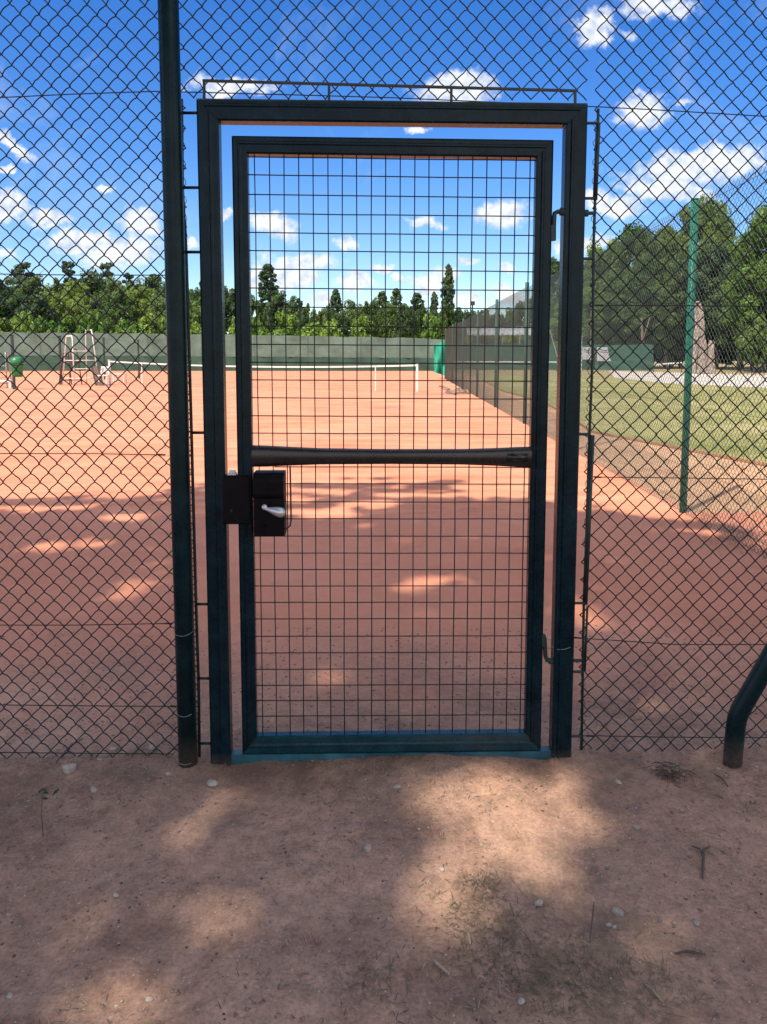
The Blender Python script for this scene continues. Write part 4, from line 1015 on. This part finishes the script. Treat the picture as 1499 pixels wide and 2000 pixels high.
def canopy_pts(n):
    S = np.stack([g.uniform(-10, 10, n), g.uniform(-9, 8.2, n)], -1); z = g.uniform(10.5, 17.5, n)
    lim = np.interp(S[:, 0], ex, ey)+.9*(vnoise(S[:, 0]+50, S[:, 1]+50, .9, 31)-.5)+.7*(vnoise(S[:, 0]+50, S[:, 1]+50, 2.6, 32)-.5)
    keep = S[:, 1] < lim
    # thin, broken outer boughs: leafy streaks with light between them
    fb = .6*vnoise(S[:, 0]*.55+70, S[:, 1]+70, 3.2, 51)+.4*vnoise(S[:, 0]*.6+70, S[:, 1]+70, 7.5, 52)
    keep &= fb > np.clip(.60-(lim-S[:, 1])*.30, 0, 1)*np.clip((S[:, 1]-1.2)/2, 0, 1)
    fc = .55*vnoise(S[:, 0]+90, S[:, 1]+90, 1.7, 53)+.45*vnoise(S[:, 0]+90, S[:, 1]+90, 4.5, 54)
    keep &= (fc > .20) | (g.random(n) > .72)
    for (cx, cy, ax, ay, an) in DAP:
        dx, dy = S[:, 0]-cx, S[:, 1]-cy; u = dx*math.cos(an)+dy*math.sin(an); v = -dx*math.sin(an)+dy*math.cos(an)
        dd = (u/(ax+.085))**2+(v/(ay+.085))**2+.8*(vnoise(S[:, 0]+50, S[:, 1]+50, 5, 41)-.5)+.9*(vnoise(S[:, 0]+50, S[:, 1]+50, 12, 42)-.5)
        keep &= dd > 1
    S = S[keep]; z = z[keep]
    return np.stack([S[:, 0]-kx*z, S[:, 1]-ky*z, z], -1)
P = canopy_pts(125000)
trk = [(-13., -13.5), (-6., -14.), (.5, -12.5), (-12., -6.)]
dist = np.stack([np.hypot(P[:, 0]-t[0], P[:, 1]-t[1]-2) for t in trk], -1); own = dist.argmin(1)
lbs = ['large shade tree standing far behind the viewer on the left', 'large shade tree standing straight behind the viewer', 'large shade tree standing behind the viewer on the right', 'large shade tree standing just outside the fence on the left']
for k, t in enumerate(trk):
    t_ = empty('shade_tree', (t[0], t[1], 0), lbs[k], 'tree', 'shade trees behind the viewer')
    Q = P[own == k]; V, Fc = leaves(Q, np.tile(-np.array(SD), (len(Q), 1)), .155, g, .45)
    np_obj('crown', V, Fc, M['leaf_shade'], t_)
    mb = MB(); mb.tube([(t[0], t[1], -.1), (t[0]+.1, t[1]+.1, 4), (t[0], t[1]+.5, 9), (t[0]+.2, t[1]+1, 13), (t[0]+.1, t[1]+1.2, 16.5)], [.42, .33, .26, .16, .05], 12)
    for j in range(7):
        a_ = rr.uniform(0, 6.28); l = rr.uniform(2.5, 5.); z = rr.uniform(8, 11)
        mb.tube([(t[0], t[1]+.5, z), (t[0]+l*.5*math.cos(a_), t[1]+.6+l*.5*math.sin(a_), z+.8), (t[0]+l*math.cos(a_), t[1]+.6+l*math.sin(a_), z+1.5)], [.1, .07, .03], 7)
    mb.build('trunk', M['bark'], t_, True)

# ------------------------------------------------------------------ stones, twigs, litter, grass
def stone(px, py, r_px, mat, label, seed, group=None, flat=.6):
    p = GR(px, py); s_ = (p-Vector(CAM)).length/1455*r_px; g_ = random.Random(seed); z = gz(p.x, p.y)
    mb = MB(); nu, nv = 10, 6; ph = [g_.uniform(0, 6.28) for _ in range(5)]; el = g_.uniform(.65, .95); an = g_.uniform(0, 3.14)
    vs = []
    for j in range(nv+1):
        th = math.pi*j/nv
        for i in range(nu):
            a_ = 2*math.pi*i/nu; r = s_*(1+.16*math.sin(2*a_+ph[0])+.10*math.sin(3*a_+ph[1]+th)+.1*math.sin(5*th+ph[2]))
            x, y = r*math.sin(th)*math.cos(a_), r*math.sin(th)*math.sin(a_)*el
            vs.append((p.x+x*math.cos(an)-y*math.sin(an), p.y+x*math.sin(an)+y*math.cos(an), z+r*flat*math.cos(th)+s_*flat*.45))
    mb.add(vs, [(j*nu+i, (j+1)*nu+i, (j+1)*nu+(i+1) % nu, j*nu+(i+1) % nu) for j in range(nv) for i in range(nu)])
    tag(mb.build('stone', M[mat]), label, 'stone', group)
ST = [(136, 1520, 12, 'stone', 'largest pale stone, below the left fence panel'), (184, 1557, 7, 'stone', 'whitish stone a little right of and below the largest pale stone'), (415, 1553, 9, 'stone', 'long pale stone just below the left gate post'),
      (330, 1531, 5, 'stone', 'small pale pebble left of the tall post foot'), (195, 1502, 4, 'stone', 'small pale pebble touching the left fence foot'), (296, 1478, 6, 'stone', 'pale pebble under the left mesh edge'),
      (222, 1478, 6, 'stone', 'pale pebble lying under the left mesh'), (488, 1476, 6, 'stone2', 'brown pebble resting on the gate threshold foot'), (481, 1489, 4, 'stone2', 'dark pebble just below the gate threshold'),
      (227, 1771, 5, 'stone', 'tiny white pebble on the left dirt'), (719, 1676, 8, 'stone', 'bluish grey stone in the middle of the dirt'), (776, 1560, 6, 'stone', 'pale pebble centred below the gate'),
      (1320, 1512, 6, 'stone', 'yellowish pebble at the foot of the right mesh'), (1053, 1776, 8, 'stone', 'pale flat stone in the right sun patch'), (1208, 1797, 9, 'stone', 'grey stone on the right dirt'),
      (1190, 1822, 5, 'stone', 'white pebble left of the grey stone'), (1200, 1826, 4, 'stone', 'white pebble just below the grey stone'), (1360, 1822, 5, 'stone', 'white pebble near the right lying stick'),
      (1418, 1532, 3, 'stone', 'pebble touching the bent pipe foot'), (1404, 1517, 3, 'stone', 'pale pebble left of the bent pipe foot'), (1478, 1517, 3, 'stone', 'pale pebble right of the bent pipe foot'),
      (1243, 1630, 5, 'stone', 'small pale stone in the right gravel patch'), (1207, 1545, 6, 'stone', 'grey pebble below the right mesh'), (20, 1965, 5, 'stone', 'pale pebble in the bottom left corner'),
      (864, 1712, 5, 'stone', 'white pebble at the top of the lower sun patch'), (292, 1975, 5, 'stone', 'pale pebble in the bottom left sun patch'), (1018, 1977, 6, 'stone', 'white chip at the bottom right of centre')]
for i, (px, py, r_, m_, lb) in enumerate(ST): stone(px, py, r_, m_, lb, i)
def stick(pix, r, mat, label, name='twig', cat='twig'):
    pts = []
    for px, py, h in pix:
        p = GR(px, py); pts.append(Vector((p.x, p.y, gz(p.x, p.y)+h+r)))
    n = len(pts); mb = MB(); mb.tube(pts, [r*(.8 if 0 < i < n-1 else .45)*1.2 for i in range(n)], 7)
    tag(mb.build(name, M[mat], smooth=True), label, cat)
stick([(846, 1896, .004), (860, 1912, .006), (878, 1926, .003)], .0045, 'twig', 'short pale stick lying on the dirt at bottom right of centre')
stick([(913, 1835, .004), (916, 1848, .008), (919, 1862, .003)], .004, 'twig', 'short pale stick among dry grass right of centre')
stick([(1318, 1885, .003), (1342, 1886, .006), (1378, 1892, .003)], .004, 'twigd', 'dark twig lying flat on the right dirt')
stick([(1372, 1735, .003), (1373, 1710, .006), (1374, 1680, .008), (1385, 1672, .004)], .005, 'twigd', 'forked grey twig standing out on the right dirt')
stick([(1350, 1668, .003), (1366, 1676, .008), (1374, 1690, .004)], .003, 'twigd', 'thin prong of dead twig beside the forked grey twig')
stick([(1395, 1532, .004), (1410, 1545, .01), (1422, 1556, .003)], .004, 'twigd', 'short dark twig below the bent pipe')
stick([(110, 1510, .004), (125, 1495, .012), (142, 1478, .02), (160, 1462, .01)], .0035, 'twigd', 'dark twig slanting through the left mesh foot')
stick([(52, 1508, .002), (58, 1490, .02), (62, 1470, .05)], .0025, 'twig', 'pale dry stalk standing against the left mesh foot')
stick([(250, 1470, .01), (252, 1450, .03), (250, 1440, .05)], .002, 'twig', 'curled pale stalk behind the left mesh')
stick([(1152, 1860, .002), (1158, 1825, .05), (1160, 1795, .03)], .0022, 'twigd', 'thin dark stalk in the dry grass at right')
stick([(1255, 1940, .003), (1275, 1962, .006), (1295, 1985, .003)], .003, 'twig', 'pale dry stalk at the bottom right')
stick([(555, 1180, .003), (562, 1184, .004)], .003, 'twig', 'tiny pale chip lying on the shaded clay behind the gate')
# twig nest
mb = MB(); c0 = GR(1308, 1532)
for k in range(60):
    a_ = rr.uniform(0, 6.28); q = c0+Vector((rr.gauss(0, .03), rr.gauss(0, .025), 0)); z = gz(q.x, q.y)+rr.uniform(.002, .03); l = rr.uniform(.02, .05)
    mb.tube([q+Vector((-l*math.cos(a_), -l*math.sin(a_), z)), q+Vector((0, 0, z+rr.uniform(0, .015))), q+Vector((l*math.cos(a_), l*math.sin(a_), z))], .0012, 4, False)
tag(mb.build('twig_heap', M['twigd']), 'small dark heap of dead twigs below the right mesh', 'twig heap')
# sapling
p = GR(85, 1648); z = gz(p.x, p.y); sp_ = empty('seedling', (p.x, p.y, z), 'single thin seedling with a few green leaves at lower left', 'seedling')
mb = MB(); tp = Vector((p.x+.003, p.y, z+.145)); mb.tube([(p.x, p.y, z), (p.x-.002, p.y, z+.07), tp], .0015, 6); mb.build('stem', M['twigd'], sp_, True)
Q = np.array([tuple(tp+Vector((rr.gauss(0, .016), rr.gauss(0, .016), rr.gauss(0, .008)))) for _ in range(9)]); V, Fc = leaves(Q, np.tile([0, 0, 1.], (9, 1)), .013, g, .5, 1.8); np_obj('leaves', V, Fc, M['leaf_dark'], sp_)
# grit: pebbles nobody could count
def scatter(name, n, fx, size, mat, kind='grit', hz=.5):
    VV, FF = [], []; base = 0; oct_ = np.array([(1, 0, 0), (0, 1, 0), (-1, 0, 0), (0, -1, 0), (0, 0, 1), (0, 0, -1)], float)
    fo = np.array([(0, 1, 4), (1, 2, 4), (2, 3, 4), (3, 0, 4), (1, 0, 5), (2, 1, 5), (3, 2, 5), (0, 3, 5)])
    X, Y = fx(n); Z = hgt(X, Y)-.002; S = size*(.35+g.random(len(X))**3*1.6); A_ = g.uniform(0, 6.28, len(X))
    V = oct_[None]*S[:, None, None]*(1+.35*g.standard_normal((len(X), 6, 1)))*np.array([1, 1, hz])
    c, s = np.cos(A_)[:, None], np.sin(A_)[:, None]; vx = V[..., 0]*c-V[..., 1]*s; vy = V[..., 0]*s+V[..., 1]*c
    V = np.stack([vx+X[:, None], vy+Y[:, None], V[..., 2]+Z[:, None]+S[:, None]*.2], -1).reshape(-1, 3)
    Fc = (fo[None]+(np.arange(len(X))*6)[:, None, None]).reshape(-1, 3)
    return tag(np_obj(name, V, Fc, mat), kind='stuff')
def clump(n, x0, x1, y0, y1, sc=1.6, th=.5):
    X = g.uniform(x0, x1, n); Y = g.uniform(y0, y1, n); k = vnoise(X+20, Y+20, sc, 77)*.7+vnoise(X+20, Y+20, sc*3, 78)*.3 > th; return X[k], Y[k]
scatter('pebble_grit', 1, lambda n: clump(5000, -1.8, 3., -1.6, .25, 2., .5), .0028, M['stone'])
scatter('dark_grit', 1, lambda n: clump(8000, -1.8, 3., -1.6, 1.2, 2.4, .47), .0026, M['twigd'])
scatter('clay_crumbs', 1, lambda n: clump(11000, -1.8, 3., -1.6, 1.5, 1.3, .3), .0042, M['stone2'])
# litter needles
def needles(name, n, fx, ln, mat, rise, wid=.0011):
    X, Y = fx(n); Z = hgt(X, Y)-.001; m_ = len(X); A_ = g.uniform(0, 6.28, m_); l = ln*(.4+g.random(m_)); up = rise*g.random(m_)
    a = np.stack([X, Y, Z+.001], -1); d = np.stack([np.cos(A_)*l, np.sin(A_)*l, up], -1); n_ = np.stack([-np.sin(A_), np.cos(A_), 0*A_], -1)*wid
    mid = a+d*.55+np.stack([0*A_, 0*A_, up*.25+.001], -1); V = np.stack([a-n_, a+n_, mid+n_*.8, mid-n_*.8, a+d], 1).reshape(-1, 3)
    F4 = (np.array([[0, 1, 2, 3]])[None]+(np.arange(m_)*5)[:, None, None]).reshape(-1, 4); F3 = np.array([[3, 2, 4, 4]])[None]+(np.arange(m_)*5)[:, None, None]
    F3 = F3.reshape(-1, 4)[:, :3]
    me = bpy.data.meshes.new(name); me.from_pydata(V.tolist(), [], F4.tolist()+F3.tolist()); me.materials.append(mat)
    o = bpy.data.objects.new(name, me); COL.objects.link(o); return tag(o, kind='stuff')
def gauss_at(cs):
    def f(n):
        X, Y = [], []
        for px, py, sx, sy, k in cs:
            p = GR(px, py); X.append(g.normal(p.x, sx, k)); Y.append(g.normal(p.y, sy, k))
        return np.concatenate(X), np.concatenate(Y)
    return f
needles('leaf_litter', 1, lambda n: clump(5000, -1.8, 3., -1.6, .3, 1.7, .45), .022, M['twig'], .006)
needles('leaf_litter', 1, lambda n: clump(4000, -1.8, 3., -1.6, .3, 1.7, .5), .02, M['twigd'], .006)
needles('dry_grass', 1, gauss_at([(960, 1800, .07, .05, 160), (1010, 1850, .09, .05, 240), (900, 1790, .05, .04, 60), (1020, 1920, .13, .06, 380), (1130, 1950, .12, .06, 300), (940, 1740, .03, .03, 90), (1250, 1960, .15, .06, 260), (750, 1930, .05, .04, 90), (280, 1480, .06, .03, 60)]), .034, M['drygrass'], .014, .0008)
needles('dry_grass', 1, gauss_at([(1450, 1055, .25, .25, 420), (1495, 1060, .2, .35, 420), (1390, 1020, .1, .15, 60)]), .07, M['drygrass'], .04, .0016)
# lawn blades
X = g.uniform(5.2, 22, 60000); Y = g.uniform(4, 30, 60000); k = (X > np.interp(Y, [p[1] for p in edge], [p[0] for p in edge])) & (vnoise(X, Y, .8, 9) > .3)
X, Y = X[k], Y[k]
_h = hgt; hgt = lambda x, y: np.zeros_like(x)+.002
needles('lawn_grass', 1, lambda n: (X, Y), .05, M['grass'], .06, .004)
hgt = _h
